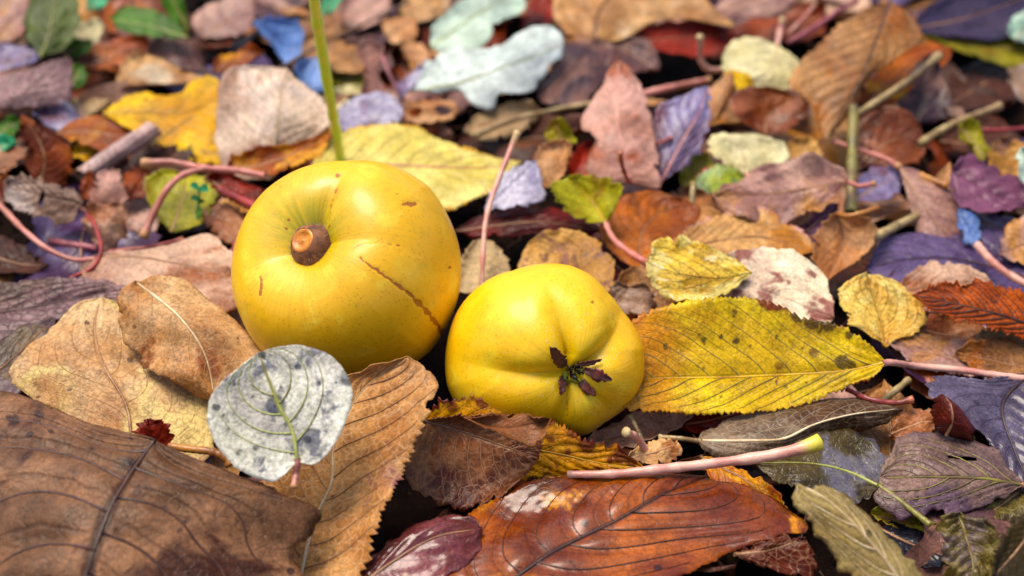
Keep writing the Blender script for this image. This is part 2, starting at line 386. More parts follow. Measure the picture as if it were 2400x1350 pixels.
# ------------------------------------------------------------------ the two quinces
def fruit_mat(key, A, B, C, G, hot):
    g = NT('quince_' + key); vec, rnd = g.coords()
    def att(nm):
        x = g.n('ShaderNodeAttribute'); x.attribute_name = nm; return x.outputs['Fac']
    n1 = g.noise(vec, 28, 4, 0.55); n2 = g.noise(vec, 110, 4, 0.6); fine = g.noise(vec, 2200, 3, 0.6)
    base = g.mix(g.ramp(n1, 0.35, 0.65), lin(A), lin(B))
    base = g.mix(g.math('MULTIPLY', g.ramp(n2, 0.52, 0.72), 0.55), base, lin(C))
    base = g.mix(g.math('MULTIPLY', g.ramp(fine, 0.5, 0.8), 0.18), base, lin('8a6a08'))
    base = g.mix(g.math('MULTIPLY', g.ramp(g.noise(vec, 260, 5, 0.7), 0.5, 0.7), 0.22), base, lin('a88a10'))
    base = g.mix(g.math('MULTIPLY', att('streak'), 0.5), base, lin('9a8418'))
    pv = g.voro(vec, 900); base = g.mix(g.math('MULTIPLY', g.ramp(pv, 0.1, 0.3, 1.0, 0.0), 0.3), base, lin('9c7c14'))
    gv = g.voro(vec, 1250); base = g.mix(g.math('MULTIPLY', g.math('MULTIPLY', g.ramp(gv, 0.16, 0.24, 1.0, 0.0), g.ramp(g.noise(vec, 160, 3), 0.5, 0.6)), g.math('MULTIPLY', att('pole'), hot)), base, (0.8, 0.75, 0.6, 1))
    bs = g.noise(vec, 16, 5, 0.65, 0.7); base = g.mix(g.math('MULTIPLY', g.ramp(bs, 0.52, 0.62), 0.45), base, lin(C)); base = g.mix(g.math('MULTIPLY', g.ramp(bs, 0.30, 0.42, 1.0, 0.0), 0.35), base, lin('c09a14'))
    base = g.mix(g.math('MULTIPLY', att('green'), 0.9), base, lin(G))
    # small lenticels and blemishes
    sv = g.voro(vec, 300); sm = g.math('MULTIPLY', g.ramp(sv, 0.05, 0.1, 1.0, 0.0), g.ramp(g.noise(vec, 90, 2), 0.5, 0.62))
    base = g.mix(g.math('MULTIPLY', sm, 0.55), base, lin('7a5210'))
    br = g.math('MULTIPLY', g.ramp(g.noise(vec, 70, 5, 0.7, 0.8), 0.6, 0.75), 0.35)
    base = g.mix(br, base, lin('b08a20'))
    scar = g.ramp(g.math('ADD', att('scar'), g.math('MULTIPLY', g.math('SUBTRACT', g.noise(vec, 330, 4, 0.75), 0.5), 1.5)), 0.35, 0.6)
    base = g.mix(g.math('MULTIPLY', scar, 0.9), base, lin('b06a20'))
    g.t.links.new(base, g.b.inputs['Base Color'])
    bp = g.n('ShaderNodeBump'); bp.inputs['Strength'].default_value = 0.25; bp.inputs['Distance'].default_value = 0.0004
    hh = g.math('ADD', g.math('MULTIPLY', fine, 0.4), g.math('MULTIPLY', n2, 1.2)); hh = g.math('SUBTRACT', hh, g.math('MULTIPLY', scar, 0.6))
    g.t.links.new(hh, bp.inputs['Height']); g.t.links.new(bp.outputs[0], g.b.inputs['Normal'])
    g.set(g.b.inputs['Roughness'], g.ramp(n2, 0.3, 0.7, 0.36, 0.58)); g.b.inputs['Coat Weight'].default_value = 0.25; g.b.inputs['Coat Roughness'].default_value = 0.18
    g.b.inputs['Subsurface Weight'].default_value = 0.0; g.b.inputs['Subsurface Radius'].default_value = (0.004, 0.002, 0.0006); g.b.inputs['Subsurface Scale'].default_value = 1.0
    MATS[key] = g.m; return g.m
fruit_mat('lemon', 'f2c830', 'e8b820', 'f8e064', '7c9008', 0.15)
fruit_mat('amber', 'fcca24', 'f5ba18', 'fce050', 'e0c418', 0.9)

def fruit(name, label, mat, centre, cpx, table, pole, creases, dimple, flat, Rpx, back=1.0, nth=230, nph=380, scars=(), spots=()):
    """star-shaped body about 'centre'; table: (image angle, radius px) of its outline; pole: dimple direction in the camera's frame; creases: (angle about pole, depth, width, reach)"""
    depth = np.dot(centre - CO, -CZ); k = depth / FPX
    th = np.linspace(0, np.pi, nth)[:, None] ** 1.0; ph = np.linspace(0, 2 * np.pi, nph, endpoint=False)[None, :]
    pole = np.array(pole, float); pole /= np.linalg.norm(pole)
    e1 = np.cross([0, 1.0, 0], pole); e1 /= np.linalg.norm(e1); e2 = np.cross(pole, e1)
    st, ct = np.sin(th), np.cos(th)
    D = st[..., None] * (np.cos(ph)[..., None] * e1 + np.sin(ph)[..., None] * e2) + ct[..., None] * pole     # camera frame directions
    psi = np.degrees(np.arctan2(D[..., 1], D[..., 0])) % 360
    ta = np.array([q[0] for q in table], float); tr = np.array([q[1] for q in table], float)
    T = np.interp(psi, np.concatenate([ta - 360, ta, ta + 360]), np.tile(tr, 3)) / Rpx
    for _ in range(2): T = T        # table is already smooth
    sinv = np.hypot(D[..., 0], D[..., 1])
    rad = 1 + (T - 1) * sinv ** 2
    zc = D[..., 2]
    rad = rad * np.where(zc > 0, 1 - (1 - flat) * zc ** 2, 1 - (1 - back) * zc ** 2)
    rad = rad * (1 - dimple[0] * np.exp(-(th / dimple[1]) ** 2) - dimple[2] * np.exp(-(th / dimple[3]) ** 2))
    green = np.exp(-(th / (0.42 + 0.12 * np.sin(ph))) ** 2) * (0.75 + 0.25 * np.sin(ph)) * (1 + 0.25 * waves(np.cos(ph) * 2, np.sin(ph) * 4, 61, 1.5))
    for (an, dep, wd, reach) in creases:
        dp = (np.degrees(ph) - an + 180) % 360 - 180
        prof = np.clip(th / 0.25, 0, 1) * np.exp(-(th / reach) ** 3)
        rad = rad * (1 - dep * prof * np.exp(-(np.abs(dp) / wd) ** 1.5))
    rad = rad * (1 + 0.006 * waves(np.cos(ph) * st, np.sin(ph) * st + ct, 21, 1.3))
    streak = np.clip(waves(np.cos(ph) * 5, np.sin(ph) * 10, 44, 3.0, 12) * 0.9 - 0.15 + 0.2 * waves(th * 2, ph, 46, 2), 0, 1) * np.exp(-(th / 0.75) ** 2) * np.clip(th / 0.2, 0, 1)
    Pc = D * rad[..., None] * (Rpx * k)
    basis = np.stack([CX, CY, CZ], 0)
    V = centre + Pc.reshape(-1, 3) @ basis
    # attributes from image positions
    dz = (V - CO) @ -CZ; pxy = np.stack([1200 + (V - CO) @ CX / dz * FPX, 675 - (V - CO) @ CY / dz * FPX], 1)
    front = (Pc[..., 2].ravel() > 0)
    scar = np.zeros(len(V))
    for line, wpx, amp in scars:
        c = crom([(x, y, 0) for x, y in line], 160)[:, :2]; q_ = np.linspace(0, 1, 160); c = c + 1.6 * np.stack([waves(q_ * 4, 0 * q_, 5, 2), waves(q_ * 4, 0 * q_, 6, 2)], 1); wl = (wpx[0] + (wpx[1] - wpx[0]) * q_) * (1 + 0.45 * waves(q_ * 5, 0 * q_, 8, 2))
        dd = np.min(np.linalg.norm(pxy[:, None, :] - c[None], axis=2) / wl[None], axis=1)
        scar = np.maximum(scar, amp * np.exp(-dd ** 2) * front)
    for (x, y, rr, amp) in spots:
        scar = np.maximum(scar, amp * np.exp(-(np.linalg.norm(pxy - (x, y), axis=1) / rr) ** 2) * front)
    V = V - ((V - centre) * (0.006 * np.clip(scar, 0, 1))[:, None])
    faces = [(i * nph + j, (i + 1) * nph + j, (i + 1) * nph + (j + 1) % nph, i * nph + (j + 1) % nph) for i in range(nth - 1) for j in range(nph)]
    base = centre.copy(); base[2] = V[:, 2].min()
    root = empty(name, base); tag(root, label, 'fruit', 'quinces lying on the leaves')
    mesh_obj('flesh', V, faces, MATS[mat], root, attrs={'green': green.ravel(), 'scar': scar, 'streak': streak.ravel(), 'pole': (np.exp(-(th / 0.75) ** 2) + 0 * ph).ravel()})
    V = V.reshape(nth, nph, 3)
    return root, V, (pole @ basis)
circ = [(0, 268), (30, 270), (45, 273), (70, 262), (90, 252), (110, 255), (135, 264), (160, 266), (180, 267), (205, 268), (225, 273), (250, 268), (270, 262), (295, 266), (315, 276), (340, 270)]
c1 = at_h(812, 630, 33)
q1, V1, pole1 = fruit('quince', 'larger yellow quince with its brown stalk stub facing up and a brown scar line', 'lemon', c1, (812, 630), circ,
    (-0.345, 0.30, 0.88), [(72, 0.13, 13, 0.75), (2, 0.06, 15, 0.85), (205, 0.05, 20, 0.75), (280, 0.02, 26, 0.8), (140, 0.015, 25, 0.8)], (0.43, 0.50, 0.06, 0.2), 1.0, 268,
    scars=[([(845, 605), (905, 650), (960, 690), (1000, 730), (1032, 772), (1044, 800)], (3, 7), 0.9), ([(800, 590), (860, 572), (930, 575), (985, 600)], (3, 3), 0.42),
           ([(770, 540), (775, 490), (790, 440)], (3, 7), 0.42), ([(610, 650), (612, 672), (609, 690)], (4, 3), 0.75), ([(945, 478), (975, 478)], (4, 4), 0.7)],
    spots=[(792, 410, 6, 1), (1055, 627, 4, 1), (676, 516, 5, .9), (671, 536, 4, .9), (940, 590, 6, .6), (655, 437, 3, .8), (840, 750, 3, .7), (880, 780, 3, .6)])
# stalk stub in the hollow
SM('stub', 'a87858', '745048', rough=0.8, coat=0.0, ns=500); SM('stubcut', 'e2a03c', 'c07c28', rough=0.45, coat=0.3, ns=400)
pd = pole1 / np.linalg.norm(pole1); s0 = V1[0, 0]
mmpx = np.dot(s0 - CO, -CZ) / FPX
ax = pd + CX * -0.12 + CY * 0.02; ax /= np.linalg.norm(ax)
prof = [(-2.5, 52), (0, 53), (1.8, 54), (3.4, 51), (4.7, 44), (5.6, 36), (6.0, 29)]
stv, stf = [], []
b1 = np.cross(ax, CY); b1 /= np.linalg.norm(b1); b2 = np.cross(ax, b1)
for i, (z, rr) in enumerate(prof):
    for j in range(28):
        a_ = 6.28318 * j / 28; k = rr * mmpx * (1 + 0.05 * math.sin(3 * a_ + i) + 0.03 * math.sin(7 * a_ + 2 * i))
        stv.append(s0 + ax * z * 1e-3 + k * (math.cos(a_) * b1 + math.sin(a_) * b2))
stf = [(i * 28 + j, i * 28 + (j + 1) % 28, (i + 1) * 28 + (j + 1) % 28, (i + 1) * 28 + j) for i in range(len(prof) - 1) for j in range(28)]
st_o = mesh_obj('stalk_stub', stv, stf, MATS['s_stub'], q1)
cutv, cutf = [], []
for i, (rr, z) in enumerate(((29.5, 5.95), (25, 6.25), (21, 5.8), (9, 5.6), (0.5, 6.0))):
    for j in range(28):
        a_ = 6.28318 * j / 28; cutv.append(s0 + ax * z * 1e-3 + rr * mmpx * (math.cos(a_) * b1 + math.sin(a_) * b2))
cutf = [(i * 28 + j, i * 28 + (j + 1) % 28, (i + 1) * 28 + (j + 1) % 28, (i + 1) * 28 + j) for i in range(4) for j in range(28)]
cu = mesh_obj('cut_face', cutv, cutf, MATS['s_stubcut'], st_o, origin=np.array(q1.location)); cu['label'] = 'pale orange cut end of the stalk stub'
# short grey down round the stub
SM('down', 'b8a890', '907a68', rough=0.9, coat=0.0)
hv, hf = [], []
for i in range(900):
    a_ = RNG.uniform(0, 6.283); z = RNG.uniform(-1.5, 5.0); rr = np.interp(z, [p[0] for p in prof], [p[1] for p in prof]) * mmpx
    rd = math.cos(a_) * b1 + math.sin(a_) * b2; p0 = s0 + ax * z * 1e-3 + rd * rr
    tip_ = p0 + rd * RNG.uniform(0.4e-3, 1.2e-3) + RNG.normal(size=3) * 2.5e-4; sdv = np.cross(rd, ax) * 3.0e-5; k = len(hv)
    hv += [p0 - sdv, p0 + sdv, tip_]; hf.append((k, k + 1, k + 2))
o = mesh_obj('down', hv, hf, MATS['s_down'], st_o, origin=np.array(q1.location)); o['kind'] = 'stuff'

tb = [(0, 232), (10, 220), (25, 203), (41, 197), (59, 200), (74, 201), (90, 197), (113, 196), (135, 211), (154, 222), (170, 229), (190, 240), (201, 247), (214, 248), (235, 232), (270, 206), (296, 224), (308, 224), (321, 234), (333, 241), (344, 241), (356, 233)]
c2 = at_h(1278, 815, 22)
q2, V2, pole2 = fruit('quince', 'smaller lobed yellow quince with dark star-shaped calyx in its creased end', 'amber', c2, (1278, 815), tb,
    (0.32, -0.285, 0.90), [(36, 0.17, 16, 1.0), (104, 0.22, 14, 0.9), (183, 0.14, 14, 1.2), (262, 0.13, 11, 0.8), (318, 0.09, 14, 0.85)], (0.20, 0.32, 0.08, 0.14), 0.93, 218, back=1.0,
    scars=[([(1330, 930), (1329, 975)], (1.8, 1.8), 0.5)], spots=[(1390, 708, 7, .55), (1207, 724, 2, .6), (1270, 762, 2, .6)])
# calyx: five leathery sepals round a dark tuft
SM('sepal', '7c2c18', '4a1c14', rough=0.5, coat=0.3, ns=500); SM('tuft', '1c0e0c', '2e1a14', rough=0.6, coat=0.2); SM('limepip', 'a8a018', '7c8410', rough=0.5)
pz = pole2 / np.linalg.norm(pole2); s2 = V2[0, 0] + pz * 0.0006
mm2 = np.dot(s2 - CO, -CZ) / FPX
def surf2(x, y, lift):                    # nearest fruit surface under a photo pixel, lifted off by lift mm
    d = ray(x, y); d = d / np.linalg.norm(d); Q = V2[:130].reshape(-1, 3); w_ = Q - CO; al = w_ @ d
    off = np.linalg.norm(w_ - al[:, None] * d, axis=1); i = np.argmin(off + 0.02 * (al - al.min())); p = CO + d * al[i]
    nn = Q[i] - c2; nn /= np.linalg.norm(nn); return p + nn * lift * 1e-3
for (x0, y0, x1, y1, wpx, lf) in ((1322, 858, 1288, 814, 17, 2.4), (1346, 853, 1396, 840, 7, 1.8), (1366, 864, 1421, 884, 15, 1.6), (1350, 886, 1386, 920, 12, 1.2), (1318, 878, 1311, 917, 13, 1.2)):
    A_, B_ = surf2(x0, y0, 0.5), surf2(x1, y1, lf); ln = np.linalg.norm(B_ - A_)
    ctr = crom([A_, (A_ + B_) / 2 + pz * 0.0005, B_], 14); sdv = np.cross(B_ - A_, pz); sdv /= np.linalg.norm(sdv)
    vv, uu = [], []
    for i in range(14):
        t_ = i / 13; wdt = wpx * mm2 * (0.35 + 2.0 * t_ - 1.1 * t_ * t_) * (1 - t_ ** 2.2) ** 0.75 * (1.0 + RNG.uniform(-.3, .22) * (t_ > 0.2)) + 2e-5
        for j in range(-2, 3):
            vv.append(ctr[i] + sdv * wdt * j / 2 + pz * 2.5e-4 * (j / 2) ** 2 + RNG.normal(size=3) * 1.1e-4); uu.append((t_, j * 0.25 + 0.5))
    so_ = mesh_obj('sepal', vv, [(i * 5 + j, i * 5 + j + 1, i * 5 + 6 + j, i * 5 + 5 + j) for i in range(13) for j in range(4)], MATS['s_sepal'], q2, uu)
    m_ = so_.modifiers.new('thickness', 'SOLIDIFY'); m_.thickness = 0.00018; m_.offset = 0
tv = []
cc = surf2(1345, 868, 0.2)
tuft_v, tuft_f = [], []
for i in range(34):
    a_, rr = RNG.uniform(0, 6.283), 24 * math.sqrt(RNG.random()) * mm2
    p0 = cc + CX * math.cos(a_) * rr * 1.1 + CY * math.sin(a_) * rr * 0.7; p1 = p0 + pz * RNG.uniform(0.6e-3, 1.6e-3) + RNG.normal(size=3) * 4e-4
    k = len(tuft_v); s_ = RNG.uniform(1.5e-4, 3.2e-4)
    for q_ in (p0, (p0 + p1) / 2 + RNG.normal(size=3) * 1e-4, p1):
        for j in range(4): tuft_v.append(q_ + s_ * (CX * math.cos(j * 1.57) + CY * math.sin(j * 1.57)))
    for l_ in (0, 1): tuft_f += [(k + l_ * 4 + j, k + l_ * 4 + (j + 1) % 4, k + l_ * 4 + 4 + (j + 1) % 4, k + l_ * 4 + 4 + j) for j in range(4)]
    tuft_f.append((k + 8, k + 9, k + 10, k + 11))
o = mesh_obj('stamen_tuft', tuft_v, tuft_f, MATS['s_tuft'], q2); o['label'] = 'black dried tuft of stamens inside the calyx'
for (x, y, x2, y2) in ((1322, 872, 1330, 892), (1338, 884, 1356, 888)):
    tube('calyx_rim', [surf2(x, y, .7), surf2((x + x2) / 2 - 3, (y + y2) / 2 + 2, .9), surf2(x2, y2, .7)], 0.0006, 0.0005, MATS['s_limepip'], q2, n=8, sides=7)
# ------------------------------------------------------------------ palette
SM('pink', 'e4a89c', 'cc8278', 'c89c70'); SM('pinkpale', 'ecc0b0', 'd89a90', 'd0b890'); SM('pinkcut', 'ecc4b4', 'd8a094', 'd8cc60'); SM('red', 'c05854', '9a3c40', 'c07c60'); SM('rib', 'c09a78', '9a7050')
SM('ribdark', '5c3a34', '442826'); SM('ribpale', 'e8d8b8', 'c8b08c'); SM('ribgreen', 'b8bc78', '98a058'); SM('ribyellow', 'd8b840', 'b88a28'); SM('green', 'd2ee66', 'bcdc50', brown=.0, k=1.35)
SM('straw', 'c8b488', '98845c'); SM('twig', '8a6a50', '5c4434'); SM('olive', '98924c', '746c44'); SM('rose', 'bc747c', '94505c'); SM('ambers', 'c89048', 'a06a30'); SM('tealg', '48b898', '2c9060', brown=0)
def leaves_palette():
    D = dict
    for key, kw in dict(
        bigbrown=D(bump=.6, A='a88062', B='74543c', V='3a1f1c', S='3a2430', sp=.15, D='5a3424', pa=.3, vf=.8, ter=.14, kind='B', sec_on=.5, K='3c2830', rough=.5, coat=.12, ns=40, tl=.05),
        tanser=D(A='d8a870', B='b8824e', V='e6c8a0', S='7a4a30', sp=.1, vf=.5, ter=.3, D='a87068', pa=.15, sec_on=.25, rough=.55, coat=.1),
        whiter=D(A='f4f2e6', B='e0dece', V='bcbc66', S='5c6478', sp=.42, D='9c9ca4', pa=.3, kind='A', vf=.6, ter=.1, rough=.6, coat=.05, ss=240, ps=150, sec_on=.2, K='444c5c'),
        tanr=D(A='e2be90', B='c08c58', V='e4c49c', S='6a4428', sp=.05, D='9a6030', pa=.15, kind='A', vf=.2, ter=.15, rough=.55, ps=45, K='9a5418'),
        tanpale=D(A='e2c49a', B='c89c6c', V='a87850', S='5a4030', sp=.1, D='e0c88c', pa=.4, kind='A', vf=.3, ter=.3, rough=.5),
        purplebrown=D(A='b49494', B='8c6c70', V='4c3434', D='6a4838', pa=.3, vf=.6, ter=.7, rough=.42, coat=.35, kind='A'),
        olivep=D(A='8a6c34', B='5c4430', V='4a3428', D='7a6468', pa=.4, rough=.4, coat=.4, kind='A'),
        pinktan=D(A='dcbca4', B='b48c78', V='d8b8a0', D='a86c44', pa=.3, vf=.45, ter=.35, kind='A', rough=.48, coat=.25),
        darkbrown=D(A='6a4030', B='44281f', V='8a5c44', rough=.5, coat=.2, D='7a4a20', pa=.2),
        greytan=D(A='b89c88', B='8a6c5c', V='6a5048', D='c8b8b0', pa=.3, rough=.45, coat=.35, kind='Q'),
        rust=D(A='b05a18', B='7c360c', V='501c08', D='c07018', pa=.25, rough=.45, coat=.3, vf=.35),
        mauveroll=D(A='f0dcd4', B='d0b0a8', V='705050', rough=.5, coat=.3, D='a07040', pa=.1),
        yellow=D(A='f0cc1c', B='dca812', V='b07c10', S='8a5010', sp=.15, D='c07c10', pa=.3, rough=.5, coat=.15, tl=.2, vf=.3),
        orange=D(A='c8780e', B='a05408', V='7c3c08', D='d8a010', pa=.3, rough=.5, coat=.2, tl=.15, S='5a2808', sp=.1),
        beigepink=D(A='ecd8c4', B='c8a890', V='7a5048', D='dccabc', pa=.35, vf=.55, ter=.15, rough=.5, coat=.2),
        paleyellow=D(A='e6da94', B='d0c068', V='b08c60', D='b8b060', pa=.2, vf=.45, ter=.12, rough=.5, coat=.2, E='c89c30', ed=.12),
        redleaf=D(A='c8401c', B='8a2010', V='501008', D='c05010', pa=.2, rough=.4, coat=.3, tl=.3),
        maroon=D(A='a02c1c', B='64160f', V='300808', rough=.4, coat=.3, tl=.3),
        limeyel=D(A='b8b430', B='8c8a20', V='d8cc60', D='a07a20', pa=.25, rough=.45, coat=.2, tl=.2),
        lavender=D(A='d2cede', B='aaa6c4', V='b8a8c0', D='907090', pa=.2, rough=.3, coat=.6, kind='Q', vf=.3),
        beige=D(A='d0b890', B='b49870', V='e0d0b0', rough=.5, coat=.15, kind='Q'),
        roundspot=D(A='d8b070', B='b88848', V='b08850', S='7a5048', sp=.4, D='a07868', pa=.35, kind='A', vf=.12, ter=.25, rough=.5, ps=150, ss=200),
        pinkbrown=D(A='deb4a6', B='c08c76', V='e0b0a8', vf=.45, ter=.15, rough=.42, coat=.3, D='b86c48', pa=.25),
        lilac=D(A='a098c0', B='8a7490', V='a890a8', D='88586c', pa=.35, rough=.3, coat=.6, kind='Q', vf=.35),
        peach=D(A='e6bc90', B='c48c5c', V='c89060', rough=.45, coat=.2, kind='A', vf=.2, tl=.2),
        bluewhite=D(A='e4eee8', B='ccd8d4', V='9ab0a0', S='8098a8', sp=.15, kind='A', vf=.5, ter=.15, rough=.45, coat=.3, D='a8b8c8', pa=.25),
        greenwhite=D(A='d8e8d8', B='bcd2c2', V='88a070', kind='A', vf=.6, ter=.12, rough=.45, coat=.3, D='90b0a0', pa=.2),
        bigtan=D(A='d8b080', B='b48454', V='6a4a38', D='dcc8ac', pa=.25, rough=.48, coat=.2, vf=.35, kind='A'),
        plumbrown=D(A='9a7468', B='745050', V='483034', D='5c4450', pa=.3, rough=.4, coat=.35, kind='A'),
        creamolive=D(A='e4dcb4', B='c8be8c', V='e6e0c0', D='9a8a5c', pa=.15, kind='A', vf=.5, rough=.5, coat=.15, S='6a6a58', sp=.1),
        brownorange=D(A='c89a68', B='9c6c40', V='6c4430', D='b06c14', pa=.35, rough=.45, coat=.3, S='5a3a20', sp=.1),
        indigo=D(A='5c4c74', B='403458', V='34284c', rough=.35, coat=.5, D='504060', pa=.3),
        oliveyel=D(A='a8a030', B='88801c', V='6c6818', rough=.5, coat=.2, D='986418', pa=.3),
        rustround=D(A='a8622c', B='7c3c14', V='5c2c10', D='c08060', pa=.25, rough=.35, coat=.5, kind='A'),
        mauvetan=D(A='d4b0a0', B='a8807a', V='8a5858', D='c09058', pa=.3, rough=.4, coat=.4, vf=.35),
        goldtan=D(A='deb47a', B='bc8c58', V='a87860', D='c08424', pa=.35, rough=.45, coat=.3, E='d8a8a0', ed=.1),
        purple=D(A='8a78a0', B='6a567e', V='402c50', D='644468', pa=.3, rough=.32, coat=.6, vf=.5),
        mauve=D(A='a06c88', B='885470', V='784860', rough=.38, coat=.45, vf=.1, ter=.05, kind='A'),
        yelspot=D(A='e8c870', B='cc9c44', V='c89c48', S='6c5048', sp=.3, D='e2cc80', pa=.35, kind='A', vf=.2, ter=.15, rough=.35, coat=.5, ps=130, bump=1.2),
        blister=D(A='ecd05c', B='d4ac38', V='d8b450', D='e8d88c', pa=.45, S='6c5828', sp=.1, kind='A', vf=.05, ter=.05, rough=.22, coat=.8, ps=110, bump=1.6),
        creamspot=D(A='f6ead0', B='e8d2b4', V='e8d8c0', D='a87468', pa=.42, kind='A', vf=.15, ter=.05, rough=.42, coat=.3, ps=150),
        orangeser=D(A='cc6c14', B='a84c0c', V='6a2c0c', S='40180c', sp=.35, vf=.6, ter=.3, rough=.5, coat=.2, tl=.2),
        tanround=D(A='c0885c', B='985c3c', V='a87050', rough=.38, coat=.4, kind='A', vf=.2, D='b87838', pa=.2),
        hero_yellow=D(A='dec81a', B='ccaa12', V='a49014', S='6a3408', sp=.2, D='b8840e', pa=.22, E='8a4408', ed=.06, vf=.5, ter=.08, rough=.42, coat=.3, sec_on=.5, T='c88410', tu=.58, tl=.2, ss=300),
        bluedark=D(A='8a8098', B='665a70', V='34304c', D='6c5060', pa=.4, rough=.28, coat=.8, vf=.4, S='241c28', sp=.15),
        redcurl=D(A='a84028', B='6c1c0c', V='501408', rough=.35, coat=.5, D='d08070', pa=.15, kind='A', tl=.2),
        longgrey=D(A='a89078', B='6c5642', V='d8ccb0', D='6c4c38', pa=.35, vf=.5, ter=.15, rough=.4, coat=.35, kind='A'),
        oliveclear=D(A='6c5c34', B='46381f', V='8c8440', D='7c7884', pa=.35, vf=.6, ter=.15, rough=.34, coat=.5, kind='A'),
        mauvevein=D(A='a88c80', B='806868', V='5c4c2c', S='302838', sp=.2, D='806878', pa=.35, vf=.75, ter=.3, rough=.42, coat=.4, kind='A'),
        khaki=D(A='b8a474', B='8c784c', V='ccbc80', S='504428', sp=.2, vf=.6, ter=.2, rough=.5, coat=.2, kind='A', D='b8a068', pa=.3),
        wrinkle=D(A='8c7c48', B='5c4c34', V='a89c50', vf=.6, ter=.4, rough=.4, coat=.4, D='7c6c68', pa=.3, kind='Q'),
        darkolive=D(A='5c4c20', B='40341a', V='342810', rough=.6, coat=.1),
        wetblue=D(A='3c3c48', B='282430', V='1c1820', rough=.12, coat=1.0, vf=.3),
        wetorange=D(A='b86a1c', B='823a10', V='30101c', S='2c1010', sp=.2, D='dc9a24', pa=.42, vf=.75, ter=.2, rough=.34, coat=.85, ns=45, kind='W', sec_on=.4, bump=.3),
        wetplum=D(A='9a5c64', B='7c3c34', V='502028', D='a85c20', pa=.3, rough=.25, coat=.9, kind='A', vf=.3),
        goldmaroon=D(A='f4bc18', B='e09a10', V='7c3c08', S='6c2408', sp=.3, D='8e3a10', pa=.3, E='7c2c08', ed=.08, rough=.42, coat=.35, tl=.25, vf=.35, ps=70, K='7c2808'),
        foldbrown=D(A='b8855c', B='94562c', V='d0a888', D='6c2c0c', pa=.7, ps=26, vf=.6, ter=.25, rough=.4, coat=.35, S='3c1c10', sp=.15),
        flaptan=D(A='d4a478', B='a06c44', V='8c5c40', rough=.5, coat=.2, vf=.35),
        green=D(A='5c8c1c', B='447010', V='80a840', rough=.45, coat=.3, tl=.25, kind='A', vf=.3),
        dullgreen=D(A='6c7c34', B='4c5c20', V='889c50', rough=.5, coat=.3, tl=.2, kind='A', vf=.3, D='7c8858', pa=.2),
        tealleaf=D(A='58c898', B='208850', V='80d0b0', rough=.4, coat=.3, tl=.2, kind='A'),
        blueleaf=D(A='96b4e6', B='7494cc', V='90a8d8', rough=.35, coat=.4, kind='A', vf=.2),
        variegated=D(A='7c9c7c', B='a8b838', V='d0c850', D='5c8870', pa=.4, rough=.35, coat=.5, kind='A', E='d8506c', ed=.05),
    ).items():
        MKIND[key] = kw.get('kind', 'P'); LM(key, **kw)
leaves_palette()
C_, D_ = 'cherry_leaf', 'dogwood_leaf'
HI, MD = (150, 16), (96, 13)

# ------------------------------------------------------------------ foreground leaves
leaf(C_, 'big dull brown leaf with dark purple veins, arched over like a hood', 'bigbrown', '366,1036', '120,1620', M='318,1110,1 262,1220,3 205,1380,3', L='200,985,-3 20,918,-5 -160,960,-6 -230,1200,-5 -80,1480,-2', R='470,1082,-1 610,1136,-2 690,1168,-4 728,1195,-5 738,1240,-6 700,1310,-7 720,1380,-7 560,1540,-3', h=30, t=20, arch=3, wr=1.2, q=1.4, ser=.5, nt=46, res=HI, rib='s_ribdark', anchor='366,1036', groove=.4, veins='s_ribdark', curl=-1, vr=.32, rag=2.2, marks=[(90,975,18,.9),(30,985,22,.8),(180,1115,14,.9),(300,1085,22,.7),(215,1055,14,.7),(430,1220,16,.8),(415,1240,14,.7),(470,1170,14,.6),(560,1270,18,.6),(120,1010,10,.8),(640,1160,14,.8),(270,1240,20,.6)])
leaf(C_, 'tan serrated leaf folded along its pale midrib beside the white round leaf', 'tanser', '700,1400', '955,835', M='712,1320,-2 742,1208,-4 778,1130,-5 784,1045,-5 845,920,-3', L='640,1340,-8 600,1200,-9 620,1080,-9 690,960,-7 800,880,-3 890,856', R='780,1400,2 846,1345,3 905,1185,4 958,1085,4 1000,985,4 1022,918,3 1006,868,1', h=7, t=38, r=-6, ser=1.5, nt=44, wr=.8, q=.5, res=HI, rib='s_ribpale', veins='s_rib', vr=.14, curl=0, bites=False)
leaf(D_, 'white round leaf with grey spots and green veins leaning on the larger quince', 'whiter', '697,1082', '606,826', M='684,1010,0 655,955,0 628,888,0', L='640,1128 560,1098 503,1035 486,965 500,918 545,873 590,838', R='738,1088 788,1035 820,958 824,905 800,858 752,822 698,808 640,815', h=27, t=46, wr=.6, q=.4, arch=-1, res=MD, rib='s_ribgreen', pet='694,1110,27 688,1142,26', pr=(.7, .6), anchor='640,1130', groove=-.3, veins='s_ribgreen', curl=0, bites=False, rag=.3, marks=[(506,955,11,1.1),(520,975,9,.8),(560,1060,12,.8),(600,1050,14,.7),(530,1010,12,.7),(700,860,14,.7),(745,900,12,.7),(590,930,10,.7),(640,985,12,.6),(720,1030,14,.8),(760,960,10,.6),(540,900,9,.7),(615,832,12,.9),(660,910,8,.5)])
leaf(D_, 'tan leaf with a pale diagonal crease tucked against the larger quince', 'tanr', '320,662', '505,942', M='420,745,2 480,830,1', L='282,690 276,740 292,800 330,850 385,888 440,912', R='360,645 425,650 482,690 540,740 600,800 612,860 560,900', h=18, t=24, wr=1.8, q=.2, arch=1, res=MD, rib='s_ribpale', curl=-2, rag=.5, marks=[(485,845,30,1),(500,870,22,.9),(470,820,16,.8)])
